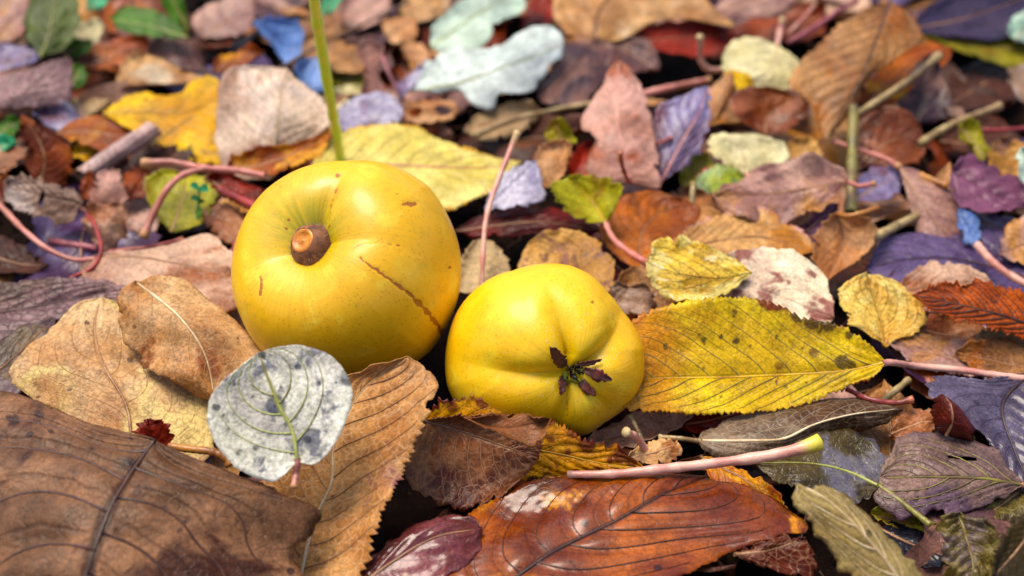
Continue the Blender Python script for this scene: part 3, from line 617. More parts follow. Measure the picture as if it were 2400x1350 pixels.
leaf(D_, 'mottled pale tan leaf lying under the creased tan leaf', 'tanpale', '310,1080', '240,697', M='300,960,1 240,850,2 225,760', L='180,985 60,925 22,888 60,830 125,765 190,708', R='470,1090 520,1000 480,930 380,860 320,780 290,715', h=9, t=20, wr=1.2, q=.25, arch=1, res=MD, marks=[(166,910,8,1),(204,757,7,1),(305,845,9,1),(325,977,6,.9),(470,975,6,.8),(90,930,6,.9)])
leaf(D_, 'purple-brown netted leaf running out past the tan leaves', 'purplebrown', '-160,720', '345,672', M='-40,735 100,715 230,690', L='-100,662,1 0,664,2 90,647,3 200,652,3 280,658,1', R='-120,820 0,815 130,760 250,720', h=9, t=12, wr=.8, q=.8, res=MD, rib='s_ribdark')
leaf(D_, 'olive-brown smooth leaf with bluish rim under the mottled tan leaf', 'olivep', '-120,960', '130,742', M='-20,880 70,800', L='-140,860 0,795 70,765', R='-20,990 60,900 120,820', h=5, t=12, wr=.8)
leaf(D_, 'pinkish tan leaf with long pink petiole tucked behind the larger quince', 'pinktan', '215,607', '580,650', M='310,600,1 420,617,1 520,640', L='260,596 350,586 430,568 492,556 535,590 565,620', R='190,640 240,690 340,720 460,740 560,720', h=10, t=8, wr=1, q=.4, res=MD, pet='180,610,14 120,588,16 62,545,17 0,482,15 -40,450,15', pr=(.65, .95))
leaf(C_, 'dark red-brown curled leaf tip poking up behind the hood-like brown leaf', 'redcurl', '365,1060', '345,982', M='355,1020', L='318,1010 325,990', R='402,1050 404,1010 385,984', h=20, t=60, ser=.7, nt=12, wr=.6, res=(40, 8), mid=False)
leaf(C_, 'rough dark brown leaf lying low beneath the long pink petiole', 'darkbrown', '-60,590', '115,622', M='30,615', L='0,555 60,585', R='0,650 70,650', h=6, t=10)
leaf(C_, 'brown-gold leaf half hidden under the rough dark brown leaf', 'brownorange', '-40,640', '120,640', M='40,640', L='0,610 70,615', R='20,680 90,660', h=3, t=8)
leaf(C_, 'folded brown leaf with a rolled edge in front of the smaller quince', 'foldbrown', '990,985', '1262,1075', M='1080,1010,-1 1180,1045,0', L='1080,975,0 1180,974,1 1275,985,1', R='955,1050,1 938,1108,0 990,1155,0 1060,1190,-1 1120,1195,-1 1190,1150,0', h=7, t=46, wr=1.0, q=.7, ser=.9, nt=26, res=MD, rib='s_rib')
root83 = bpy.data.objects[col.objects[-1].parent.name]
leaf('', '', 'flaptan', '1085,978', '1292,982', M='1180,1004,1', L='1180,973 1260,974', R='1130,998,2 1200,1030,4 1250,1052,4 1272,1020,2', h=25, t=50, anchor='1085,978', parent=root83, part='folded_flap', mid=False, wr=.4, res=(48, 8))
leaf(C_, 'gold and maroon blotched serrated leaf propped against the smaller quince', 'goldmaroon', '985,1010', '1512,1098', M='1140,1035 1300,1062 1420,1088', L='1005,965,0 1050,938,0 1120,933,0 1215,953,0 1290,976,0 1335,1003,0 1375,1033,0 1430,1042,0 1475,1066,0', R='1060,1120 1180,1130 1300,1122 1420,1116', h=7, t=54, ser=1.4, nt=40, wr=.6, q=.4, res=HI, rib='s_ribyellow', curl=0, marks=[(1375,1038,26,1),(1345,1010,24,.9),(1455,1068,24,1),(1480,1082,18,1),(1130,942,22,.9),(1060,955,20,.8),(1220,965,18,.9),(1290,985,16,.9),(1430,1078,10,.9),(1330,1060,14,.7),(1290,1030,16,.7),(1400,1100,12,.7),(1350,1105,10,.8)])
leaf(C_, 'large wet orange-brown leaf with purple sheen and dark midrib, shining like lacquer', 'wetorange', '1120,1420', '1660,1118', M='1300,1290,1 1450,1212,2 1570,1150,1', L='1010,1330 1060,1240 1150,1170 1260,1130 1400,1110 1560,1108', R='1400,1460 1620,1345 1720,1292 1850,1268 1895,1240 1850,1190 1770,1140', h=8, t=7, wr=1.4, q=.6, ser=.5, nt=40, res=HI, rib='s_ribdark', groove=.6, rip=.6, veins='s_ribdark', curl=1)
leaf(D_, 'wet plum-red leaf with rounded lobe next to the lacquered leaf', 'wetplum', '780,1440', '1130,1240', M='900,1340 1020,1270', L='830,1350 900,1280 970,1230 1040,1210 1100,1215', R='960,1450 1060,1360 1120,1290', h=6.5, t=16, wr=.9, arch=2, res=MD)
leaf(C_, 'dark wet maroon leaf under the folded brown leaf', 'wetorange', '1060,1110', '1400,1160', M='1200,1150', L='1150,1090 1300,1100', R='1080,1190 1180,1230 1320,1200', h=5, t=12, wr=1)
leaf(C_, 'small brown curled leaf edge below the lacquered leaf', 'foldbrown', '1720,1300', '1885,1262', M='1800,1290', L='1780,1270 1850,1255', R='1790,1330 1910,1350 1915,1300', h=8, t=30, wr=1)
leaf(C_, 'amber strip of leaf showing under the long pink stalk', 'orange', '1640,1070', '1860,1220', M='1750,1130', L='1700,1080 1800,1140', R='1680,1150 1780,1200', h=5.5, t=12)
leaf(C_, 'yellow speckled cherry leaf with long pale petiole beside the smaller quince', 'hero_yellow', '2078,850', '1380,890', M='1980,868,-1 1850,876,-2 1700,882,-2 1540,885,-2', L='2062,828,1 2030,798,3 1965,762,4 1885,738,4 1800,704,5 1725,694,5 1640,708,5 1560,722,4 1485,748,3 1430,800,1', R='2050,880,-1 1985,910,-2 1900,945,-3 1775,966,-3 1720,976,-3 1600,971,-3 1510,958,-2 1430,935,-1', h=16, t=15, ser=.9, nt=58, wr=.9, q=.35, arch=0, res=HI, rib='s_ribyellow', veins='s_olive', vr=.13, curl=0, bites=False, marks=[(1560,812,9,.9),(1640,790,9,1),(1650,800,10,1),(1725,798,11,1),(1690,790,8,.9),(1580,880,7,.8),(1757,815,8,.9),(1820,790,8,.8),(1920,780,9,.8),(1975,848,20,1),(1995,856,16,.9),(1905,752,26,1),(1940,758,24,1),(1870,740,20,1),(1990,785,14,.8),(1720,735,13,.8),(1650,865,8,.7),(1800,880,7,.6),(1840,905,12,.6),(1690,930,8,.6),(1960,845,9,.7),(1560,770,7,.7),(2030,858,8,.7),(1880,815,6,.8),(1770,760,6,.8)], pet='2150,858,15 2260,868,15 2340,880,15 2440,892,14', pr=(.75, .85), pm='s_pinkpale', groove=.5)
leaf(D_, 'long twisted grey-brown leaf with white midrib below the yellow speckled leaf', 'longgrey', '1635,1034', '2115,962', M='1740,1042,1 1830,1040,2 1900,1008,3 1980,985,3', L='1650,1005 1720,978 1800,962 1900,938 1990,932 2060,940', R='1660,1070 1720,1085 1800,1075 1880,1050 1960,1020 2050,1000', h=9, t=14, wr=1, arch=2, q=.3, res=MD, rib='s_ribpale', pet='1590,1027,11 1545,1024,10', pr=(.6, .5), pm='s_straw')
leaf(D_, 'olive-brown see-through leaf with yellow petiole lying under a mauve one', 'oliveclear', '2062,1142', '1770,1085', M='1990,1105 1900,1085', L='2097,1165 2095,1100 2060,1045 2000,1010 1920,1010 1840,1040', R='2010,1182 1930,1165 1850,1140 1800,1115', h=9, t=12, wr=.9, q=.4, res=MD, rib='s_ribgreen', pet='2110,1175,10 2180,1230,9', pr=(.65, .6), pm='s_olive')
leaf(D_, 'mauve-brown leaf with branching olive veins and a dark slit', 'mauvevein', '2398,1138', '2060,1120', M='2300,1127,1 2200,1122,1 2120,1122,0', L='2360,1090 2330,1052 2262,1022 2180,1012 2110,1030', R='2370,1158 2300,1190 2210,1214 2110,1212 2050,1180', h=8, t=14, wr=.9, q=.8, res=MD, rib='s_olive', pet='2430,1135,9', arch=1, veins='s_olive', curl=0, holes=[(.42, -.45, .1, .045)])
leaf(D_, 'khaki leaf with lengthwise pale veins and a notched end', 'khaki', '2150,1440', '1868,1134', M='2080,1330,1 2000,1235,2 1930,1170,1', L='2040,1430,-1 1975,1330,-1 1900,1232,-1 1862,1185,-1', R='2185,1400,-1 2145,1320,-1 2100,1272,-1 2050,1218,-1 1985,1168,-1 1915,1135,0 1903,1150,0', h=15, t=40, wr=.9, q=.6, res=MD, arch=2, rib='s_ribpale', anchor='2040,1430', veins='s_ribpale', curl=0)
leaf(D_, 'crinkled olive leaf with wet folds beside dark blue wet leaf', 'wrinkle', '2245,1205', '2260,1400', M='2265,1260 2280,1330', L='2210,1215 2205,1280 2215,1350', R='2290,1215 2350,1250 2345,1330 2310,1380', h=8, t=25, wr=2.2, q=1.2, rip=1.5, res=MD, rib='s_olive')
leaf(C_, 'dark blurred olive leaf beyond the crinkled one', 'darkolive', '2460,1180', '2320,1360', M='2400,1270', L='2390,1210 2345,1260 2325,1320', R='2500,1300 2420,1400', h=18, t=35, ser=1.2, nt=18, wr=1)
leaf(C_, 'dark wet leaf mirroring blue sky between khaki and crinkled leaves', 'wetblue', '2060,1240', '2230,1310', M='2140,1275', L='2100,1225 2200,1225 2225,1270', R='2080,1290 2140,1330 2200,1330', h=4.5, t=2, wr=.4, q=.2)
leaf(C_, 'yellow-green leaf edge peeping below the mauve veined leaf', 'limeyel', '2040,1205', '2200,1235', M='2120,1222', L='2100,1200 2170,1210', R='2100,1240 2170,1245', h=5, t=5, res=(40, 8))
leaf(C_, 'green-brown leaf below the mauve veined leaf by the frame', 'wrinkle', '2400,1140', '2300,1215', M='2350,1180', L='2340,1170 2300,1195', R='2420,1220 2360,1235', h=6, t=12)
leaf(C_, 'blue-purple wet leaf with toothed edge behind the small red curl', 'bluedark', '2420,870', '2440,1180', M='2350,950 2380,1060', L='2300,890 2200,880 2172,920 2215,965 2260,1000 2320,1060 2360,1120', R='2480,930 2500,1050', h=8, t=12, ser=1.4, nt=24, wr=1, q=.7, res=MD, rib='s_ribdark')
leaf(D_, 'small red-brown leaf curled into a bud shape', 'redcurl', '2215,1020', '2205,925', M='2218,985,2 2215,955,2', L='2190,1000 2182,965 2190,940', R='2290,1035 2285,1005 2260,970 2230,940', h=12, t=45, arch=4, wr=1.2, res=(48, 9))
leaf(D_, 'small tan round leaf under the red bud-shaped curl', 'tanround', '2085,1020', '2195,985', M='2140,995', L='2095,985 2135,958 2180,962', R='2120,1035 2180,1020', h=10, t=15, res=(48, 9))
leaf(D_, 'olive-blue leaf end between the red curl and the mauve veined leaf', 'oliveclear', '2100,1030', '2285,1055', M='2190,1040', L='2130,1008 2220,1005 2270,1025', R='2150,1060 2240,1075', h=8, t=12)
leaf(D_, 'tan curled leaf beneath the bottom of the smaller quince', 'pinktan', '1370,1045', '1625,975', M='1480,1015 1560,995', L='1420,1000 1500,965 1580,962', R='1440,1060 1520,1045 1590,1010', h=5, t=10, wr=1)
leaf(D_, 'small tan heart-shaped leaf scrap beside the upright stalk', 'tanr', '1470,1075', '1590,1040', M='1530,1060,1', L='1500,1045 1550,1028 1580,1030', R='1510,1095 1560,1090 1598,1060', h=9, t=15, wr=1, res=(40, 8))
leaf(C_, 'red-brown leaf in the shade under the yellow speckled leaf', 'redleaf', '1560,1000', '1760,960', M='1660,985', L='1620,960 1700,945', R='1640,1030 1720,1000', h=3, t=8)
leaf(D_, 'dark brown leaf under the twisted grey leaf', 'darkbrown', '1580,1090', '2080,1010', M='1820,1080', L='1700,1050 1900,1010', R='1760,1140 1960,1100', h=3, t=8)

# ------------------------------------------------------------------ right of the fruit
leaf(D_, 'wet yellow blistered round leaf resting above the speckled yellow leaf', 'blister', '1762,640', '1515,615', M='1680,650,1 1590,640,2', L='1715,682 1662,708 1590,706 1545,686 1518,655', R='1700,590 1640,570 1575,557 1530,572', h=18, t=25, wr=1.4, arch=-0.8, q=.2, res=MD, mid=False)
leaf(D_, 'cream leaf with pinkish blotches tucked behind the blistered yellow leaf', 'creamspot', '1640,650', '1955,745', M='1740,665,1 1860,705,1', L='1690,600 1790,583 1880,600 1930,640 1952,700', R='1690,710 1780,735 1880,765 1930,765', h=14, t=22, wr=1, arch=-1.0, q=.2, res=MD, mid=False)
leaf(D_, 'yellow-tan round leaf with grey freckles and creased lower end', 'yelspot', '2078,815', '2030,640', M='2072,770,0 2055,700,1', L='2030,785 1988,750 1966,700 1985,658', R='2105,792 2150,782 2172,750 2150,700 2110,660 2075,643', h=10, t=30, wr=1.6, q=.3, arch=-1.0, res=MD, mid=False)
leaf(D_, 'pinkish tan leaf with grey fleck behind the freckled round leaf', 'pinktan', '2090,690', '2330,672', M='2200,665', L='2130,640 2190,612 2250,618 2300,645', R='2140,720 2230,730 2300,700', h=8, t=20, wr=1, res=MD)
leaf(C_, 'orange serrated leaf with fine dark freckles', 'orangeser', '2480,790', '2140,690', M='2380,745,1 2270,715,1', L='2440,705 2370,676 2300,657 2240,655 2190,668', R='2400,795 2330,775 2250,752 2180,728', h=15, t=30, ser=1.5, nt=34, wr=.7, q=.6, arch=-0.8, res=MD, rib='s_ribdark', veins='s_ribdark', curl=0)
leaf(D_, 'pale beige leaf edge under the orange serrated leaf', 'beige', '2440,800', '2285,785', M='2360,795', L='2380,772 2310,768', R='2400,815 2340,820 2300,808', h=10, t=28, arch=-1.0)
leaf(D_, 'shiny brown oval leaf under the orange serrated leaf', 'tanround', '2140,770', '2330,800', M='2230,780', L='2180,745 2250,735 2310,765', R='2170,805 2240,825 2310,822', h=8, t=18, arch=-1.0, wr=1)
leaf(C_, 'pinkish brown serrated leaf just beyond the speckled leaf petiole', 'mauvetan', '2420,900', '2068,800', M='2300,860 2180,825', L='2300,810 2180,785 2110,778', R='2360,905 2230,870 2130,845', h=7, t=12, ser=.9, nt=30, res=MD)
leaf(C_, 'amber-brown leaf at the frame beside the pale beige edge', 'brownorange', '2470,880', '2240,825', M='2350,850', L='2380,815 2290,808', R='2380,905 2290,870', h=8, t=14)
leaf(C_, 'deep purple leaf with dark veins behind the freckled round leaf', 'purple', '2500,690', '2030,630', M='2380,640 2220,605 2110,610', L='2420,560 2280,540 2160,540 2070,570', R='2420,740 2300,710 2150,690 2060,660', h=6, t=8, wr=.9, q=.8, res=MD, rib='s_ribdark')
leaf(D_, 'smooth mauve leaf beside a round tan leaf', 'mauve', '2230,400', '2405,480', M='2320,450', L='2225,450 2260,495 2310,515 2370,508', R='2260,372 2320,380 2370,405 2410,420', h=14, t=22, wr=1.6, res=MD, mid=False)
leaf(D_, 'tan curled leaf rim beneath the smooth mauve leaf', 'peach', '2190,420', '2310,505', M='2240,460', L='2188,450 2210,475 2260,495', R='2230,390 2290,440', h=11, t=22, wr=1)
leaf(D_, 'round tan leaf seen edge-up beside a white leaf at the frame', 'roundspot', '2400,425', '2345,325', M='2365,375', L='2345,418 2318,380 2325,340', R='2420,380 2400,335', h=16, t=35, arch=-1.0, res=(48, 9), mid=False)
leaf(D_, 'pale white leaf edge beyond the round tan leaf', 'greenwhite', '2460,460', '2390,350', M='2420,400', L='2395,430 2380,385', R='2470,400 2430,350', h=18, t=35, res=(40, 8))
leaf(C_, 'pink-brown leaf folded with an orange rim beside the smooth mauve leaf', 'mauvetan', '2108,392', '2275,580', M='2150,450,3 2200,520,3', L='2125,450,0 2150,530,0 2175,572,0 2230,582,0', R='2200,420,0 2260,480,0 2290,540,0', h=8, t=22, wr=1, arch=-1.0, res=MD)
leaf(D_, 'bright blue shred of leaf at the end of the pale pink stalk', 'blueleaf', '2292,575', '2245,490', M='2275,535', L='2265,570 2245,530', R='2300,545 2285,495', h=11, t=25, wr=.6, res=(40, 8), mid=False)
leaf(D_, 'lilac-blue leaf showing between the pink-brown and mauve leaves', 'lilac', '2200,480', '2420,560', M='2300,520', L='2240,470 2330,500 2400,520', R='2230,560 2330,590 2400,600', h=7, t=10)
leaf(C_, 'brown leaf at the frame beyond the deep purple leaf', 'mauvetan', '2480,560', '2340,600', M='2400,570', L='2400,515 2360,530', R='2440,620 2370,615', h=10, t=20)
leaf(C_, 'tan cupped leaf with curved amber petiole', 'peach', '1960,503', '1935,662', M='1975,560,-3 1960,610,-2', L='1925,530 1900,580 1905,630', R='2010,515 2045,525 2048,570 2010,610 1970,645', h=10, t=28, wr=1, res=MD, pet='1990,506,22 2025,498,23 2058,488,23', pr=(.6, .8), pm='s_ambers')
leaf(C_, 'gold-tan serrated leaf lying behind the blistered yellow leaf', 'goldtan', '1540,600', '1905,590', M='1650,570 1780,555', L='1600,545 1690,505 1770,485 1840,520 1895,555', R='1620,620 1740,625 1850,615', h=12, t=15, ser=1.4, nt=30, wr=1, res=MD)
leaf(C_, 'mauve-tan leaf with wavy folds and coral petiole', 'mauvetan', '1985,430', '1670,462', M='1900,440,2 1790,455,1', L='1960,400 1890,388 1800,405 1715,425', R='1960,470 1890,510 1800,530 1700,505', h=15, t=18, wr=2, rip=1.5, res=MD, pet='2015,436,20 2050,430,22', pr=(.6, .7))
leaf(C_, 'golden brown leaf under the coral red petiole', 'orange', '1510,650', '1600,470', M='1500,560 1540,500', L='1450,610 1405,540 1430,480 1520,450', R='1580,600 1620,540 1640,490', h=7, t=14, ser=.8, nt=20, res=MD)
leaf(C_, 'brown-gold leaf between the olive leaf and the gold-tan one', 'brownorange', '1500,480', '1700,540', M='1600,520', L='1560,470 1660,495', R='1560,560 1650,570', h=6, t=10)
leaf(D_, 'rose-purple leaf sliver beside the tan cupped leaf', 'mauve', '1860,560', '1965,480', M='1910,525', L='1890,520 1940,482', R='1900,570 1950,520', h=11, t=15, res=(40, 8))
leaf(C_, 'olive-yellow leaf with a turned edge and red petiole', 'limeyel', '1420,524', '1330,415', M='1400,490,-2 1370,450,-2', L='1370,525 1325,498 1288,448 1300,425', R='1440,490,3 1458,445,4 1430,425,3 1380,412,1', h=16, t=28, wr=1, ser=.8, nt=22, res=MD, pet='1438,560,17 1470,588,17 1512,614,17 1540,630,14', pr=(.7, .95), pm='s_pink', rib='s_ribyellow')
leaf(D_, 'tan round speckled leaf behind the smaller quince', 'roundspot', '1440,680', '1240,570', M='1380,630 1300,590', L='1390,700 1280,690 1220,640 1222,595', R='1435,620 1395,562 1330,543 1275,548', h=9, t=20, wr=.9, arch=-0.8, res=MD, mid=False)
leaf(C_, 'dark red leaf in shade under the golden brown leaf', 'maroon', '1340,530', '1520,680', M='1430,610', L='1380,530 1470,580 1530,630', R='1360,600 1420,670 1490,690', h=3, t=5)
leaf(C_, 'deep red leaf under the blue-lilac leaf', 'maroon', '1060,545', '1420,540', M='1240,520,1', L='1130,505 1250,480 1360,500', R='1130,560 1250,550 1350,555', h=8, t=20, wr=1)
leaf(D_, 'blue-lilac leaf standing behind the slim upright stalk', 'lavender', '1135,492', '1256,375', M='1190,440', L='1160,430 1200,395', R='1200,488 1270,470 1270,420', h=14, t=30, wr=.8, res=(56, 10), mid=False)
leaf(C_, 'pale beige leaf wedged between the two quinces', 'beige', '1130,700', '1132,558', M='1131,630,1', L='1075,690 1080,620 1105,580', R='1180,690 1198,640 1165,580', h=9, t=20, wr=.6, rib='s_ribpale')
leaf(D_, 'grey-beige shrivelled leaf beside the smaller quince shoulder', 'greytan', '1430,740', '1480,670', M='1450,705', L='1425,700 1445,672', R='1500,750 1540,715 1520,680', h=10, t=25, wr=2, res=(48, 9))
leaf(C_, 'orange-brown leaf tip under the blistered yellow leaf', 'brownorange', '1440,680', '1590,720', M='1520,690', L='1480,630 1550,660', R='1480,720 1540,740', h=8, t=16)

# ------------------------------------------------------------------ behind the fruit, left to right
leaf(C_, 'pale yellow serrated leaf lying behind the larger quince', 'paleyellow', '720,400', '1222,380', M='870,386,0 1020,390,0 1140,393', L='770,330 810,305 900,292 970,296 1015,320 1070,338 1150,366', R='820,450 930,480 1050,500 1105,470 1165,438 1195,400', h=9, t=14, ser=1.2, nt=36, wr=.7, q=.6, res=MD, rib='s_pink')
leaf(C_, 'beige-pink leaf folded upright along a sharp midrib', 'beigepink', '630,420', '672,160', M='640,350,7 655,260,8', L='560,425 518,380 513,280 522,200 545,165 600,157', R='690,380 740,330 778,300 765,240 720,205 695,185', h=9, t=42, wr=.7, q=.6, res=MD, rib='s_ribpale')
leaf(C_, 'golden orange leaf draped across the foot of the folded beige leaf', 'orange', '522,398', '775,304', M='600,385 700,350', L='560,370 620,352 700,335', R='575,414 650,410 730,375 770,335', h=17, t=25, ser=.8, nt=24, wr=.8, arch=-0.8, res=MD)
leaf(C_, 'bright yellow leaf with raised shoulder behind the rolled leaf', 'yellow', '240,268', '528,225', M='330,262,1 430,265,1', L='290,232 350,220 425,215 442,190 500,180', R='300,300 380,338 455,365 512,360 530,290', h=9, t=18, wr=1.2, res=MD, rib='s_ribyellow')
leaf(C_, 'pale lemon leaf strip below the bright yellow leaf', 'yellow', '430,345', '540,370', M='480,358', L='470,330 530,340', R='460,385 520,385', h=8, t=10, res=(40, 8))
leaf(C_, 'orange-brown leaf arched beside the bright yellow leaf', 'orange', '130,310', '385,345', M='220,305,2 310,320,1', L='180,285 250,278 320,295 365,320', R='180,335 260,365 340,370', h=8, t=16, arch=-1.0, wr=1, res=MD)
leaf(C_, 'rust-red leaf standing on edge behind the grey-tan torn leaf', 'rust', '95,440', '48,270', M='105,370,1 80,310,1', L='65,400 58,340 50,300', R='155,435 170,380 168,345 125,308 80,284', h=8, t=58, ser=.8, nt=20, wr=.9, res=MD)
leaf(D_, 'grey-tan torn leaf with ragged edge and dark slit', 'greytan', '195,478', '12,425', M='140,465,1 70,450,1', L='170,515 135,524 90,502 45,497 18,470', R='185,452 130,430 65,414 25,415', h=13, t=40, holes=[(.5, -.15, .03, .45)], ser=1.2, nt=16, wr=1.4, arch=-1.0, res=MD, mid=False)
leaf(C_, 'dull orange leaf beside the grey-tan torn leaf at the frame', 'rust', '-30,470', '25,415', M='0,445', L='-20,430 5,412', R='10,480 25,450', h=12, t=40, res=(40, 8), mid=False)
leaf(D_, 'pinkish oval leaf standing between rust-coloured scraps', 'pinkbrown', '255,490', '262,395', M='258,440,2', L='215,480 218,435 235,405', R='292,475 290,430 278,402', h=9, t=50, wr=.8, arch=-0.8, res=(48, 9), mid=False)
leaf(C_, 'rust scrap right of the pinkish oval leaf', 'rust', '300,475', '345,395', M='325,430', L='290,450 300,400', R='345,460 350,420', h=9, t=40, wr=.7, res=(40, 8), mid=False)
leaf(C_, 'narrow rust scrap left of the pinkish oval leaf', 'rust', '195,470', '215,400', M='205,435', L='188,440 200,405', R='225,465 225,420', h=9, t=45, wr=.7, res=(40, 8), mid=False)
leaf(C_, 'dark brown leaf behind the rust scraps and pink forked stalk', 'darkbrown', '290,420', '450,340', M='370,385', L='300,375 380,330 430,335', R='340,430 430,420 460,380', h=6, t=14)
leaf(C_, 'tan splintered leaf bundle near the curved red stalk', 'pinktan', '225,575', '290,480', M='255,525,2', L='198,520 210,490 250,478', R='250,590 285,555 300,510', h=8, t=35, wr=2.2, rip=1.5, res=(56, 10))
leaf(C_, 'mauve-brown leaf behind the splintered tan bundle', 'mauvetan', '280,520', '400,430', M='340,480', L='285,465 330,435', R='330,545 390,510', h=5, t=12, wr=1)
leaf(D_, 'lime and brown blotched leaf under the forked pink stalk', 'limeyel', '400,545', '440,405', M='425,480', L='355,490 345,430 390,405', R='470,530 510,470 490,420', h=6, t=20, wr=1, res=MD)
leaf(C_, 'red leaf edge-on beside the larger quince', 'redleaf', '480,420', '620,500', M='555,455', L='540,410 610,440', R='510,450 580,500', h=11, t=24, wr=.8)
leaf(C_, 'brown leaf low beside the larger quince under the red one', 'tanround', '470,500', '600,560', M='540,520', L='500,465 580,500', R='490,540 560,575', h=6, t=16)
leaf(D_, 'reddish brown leaf pressed against the larger quince flank', 'tanround', '480,720', '580,640', M='530,680', L='485,670 540,625', R='530,740 590,700', h=8, t=18)
leaf(C_, 'lavender-white leaf lying behind the green stem', 'lavender', '785,300', '955,268', M='870,265,1', L='800,255 850,230 910,225', R='830,320 900,305', h=9, t=16, wr=.7, res=MD, mid=False)
leaf(D_, 'cream sliver of leaf beside the green stem', 'creamolive', '775,262', '850,205', M='805,235', L='778,225 810,205', R='810,258 845,230', h=6, t=12, res=(40, 8))
leaf(D_, 'tan curled leaf pierced by two oval openings', 'peach', '945,262', '1075,258', M='1010,250,2', L='960,238 1010,234 1060,236', R='970,288 1020,290 1062,280', h=12, t=30, wr=1, arch=-0.8, res=(72, 14), mid=False, holes=[(.22, .1, .13, .4), (.72, .1, .14, .42)])
leaf(C_, 'beige leaf strip under the long thin straw stalk', 'beige', '1085,310', '1270,262', M='1180,275', L='1120,275 1200,252', R='1130,335 1220,310', h=6, t=10, wr=1)
leaf(D_, 'blue-white scalloped leaf, the larger of the white pair', 'bluewhite', '965,215', '1322,100', M='1090,190,1 1200,150,1', L='1010,150 1060,118 1130,122 1230,72 1290,60', R='1020,215 1075,210 1110,240 1150,247 1170,218 1205,226 1258,205 1290,150 1312,140', h=13, t=18, wr=1.2, rip=1, res=MD, rib='s_ribgreen')
leaf(D_, 'pale green-white leaf behind the scalloped white one', 'greenwhite', '1010,112', '1260,-40', M='1090,50,1 1170,0,1', L='1012,80 1050,38 1110,-5 1190,-40', R='1060,126 1135,108 1165,75 1222,42 1255,0', h=12, t=18, wr=1, rip=.8, res=MD, rib='s_ribgreen')
leaf(D_, 'rusty red leaf glimpsed between the white pair and the big tan leaf', 'redleaf', '1220,80', '1300,0', M='1260,40', L='1225,40 1260,-5', R='1270,80 1310,40', h=9, t=16, res=(40, 8))
leaf(D_, 'big tan leaf with a white-patched wing near the deep hollow', 'bigtan', '1395,96', '1540,-80', M='1400,40,1 1440,-20,1', L='1330,82 1298,45 1310,-10 1380,-60', R='1460,86 1530,52 1610,48 1720,72 1680,30 1620,-30', h=16, t=20, wr=1.6, res=MD, rib='s_ribdark')
leaf(D_, 'scarlet leaf underside in the hollow below the big tan leaf', 'redleaf', '1380,105', '1730,80', M='1560,90', L='1460,88 1560,55 1660,55', R='1480,110 1580,125 1680,130', h=10, t=35, wr=.8)
leaf(D_, 'mauve-tan leaf crossing the corner beyond the big tan leaf', 'mauvetan', '1660,40', '1880,-30', M='1760,0', L='1690,0 1780,-40', R='1720,40 1800,35 1870,0', h=16, t=20, wr=1)
leaf(D_, 'plum-brown leaf with a dark midrib below the big tan leaf', 'plumbrown', '1400,92', '1265,240', M='1350,150,1 1300,210,1', L='1310,105 1290,160 1262,215', R='1440,110 1420,180 1400,215 1330,250', h=9, t=14, wr=1, res=MD, rib='s_ribdark')
leaf(D_, 'greyish plum leaf behind the point of the pink-brown leaf', 'plumbrown', '1400,100', '1545,165', M='1470,120', L='1440,88 1510,95 1540,130', R='1420,160 1480,180', h=9, t=18, wr=1.4, res=(56, 10))
leaf(C_, 'pink-brown pointed leaf with pale ribs standing over its curled red petiole', 'pinkbrown', '1478,425', '1450,133', M='1468,380,2 1450,300,4 1447,220,3', L='1412,456,0 1380,420,1 1376,378,1 1398,328,1 1362,290,0 1390,230,0 1425,170,0', R='1545,440,0 1540,380,0 1530,300,0 1522,250,0 1490,190,0', h=12, t=30, wr=1.3, q=.5, res=MD, rib='s_pinkpale', pet='1462,400,30 1455,375,33 1455,358,36', pr=(.6, .5), pm='s_red')
leaf(D_, 'lilac leaf with pink rim standing beside the pink-brown pointed leaf', 'lilac', '1548,430', '1657,203', M='1600,330,1 1640,260,1', L='1530,380 1528,300 1540,255 1600,225', R='1590,400 1640,350 1662,290 1665,240', h=11, t=32, wr=.8, res=MD, rib='s_pink')
leaf(D_, 'peach leaf curl left of the pink-brown pointed leaf', 'peach', '1275,442', '1325,328', M='1290,390,3', L='1256,415 1253,370 1285,338', R='1315,425 1333,375 1335,345', h=12, t=40, wr=1, arch=-1.0, res=(56, 10), mid=False)
leaf(C_, 'glowing red leaf in the gap beside the peach curl', 'redleaf', '1340,455', '1400,330', M='1370,395', L='1330,400 1360,345', R='1400,440 1420,380', h=9, t=30, res=(48, 9))
leaf(C_, 'small lime leaf tip above the peach curl', 'limeyel', '1318,345', '1300,282', M='1310,312', L='1278,330 1282,300', R='1350,335 1335,300', h=16, t=45, res=(40, 8))
leaf(D_, 'brown leaf shaded under the lilac leaf and lime moss', 'tanround', '1540,520', '1680,440', M='1610,480', L='1550,470 1620,430', R='1600,530 1670,500', h=3, t=8)
leaf(D_, 'yellow-green scrap under the lilac leaf', 'limeyel', '1600,440', '1660,360', M='1630,400', L='1590,400 1620,365', R='1640,440 1670,400', h=7, t=20, res=(40, 8))
leaf(D_, 'variegated green and pink leaf scrap below the olive-cream leaf', 'variegated', '1625,432', '1745,415', M='1690,418,1', L='1640,405 1665,390 1710,395', R='1665,460 1720,452', h=11, t=25, wr=.8, res=(48, 9), mid=False)
leaf(D_, 'olive-cream heart-shaped leaf with pink petiole', 'creamolive', '1752,408', '1700,312', M='1745,370,1 1725,335,1', L='1700,395 1665,355 1662,328 1680,310', R='1790,422 1838,392 1842,345 1790,325 1745,316', h=13, t=30, wr=1.2, res=MD, rib='s_ribpale', pet='1749,425,16 1746,445,14', pr=(.6, .55))
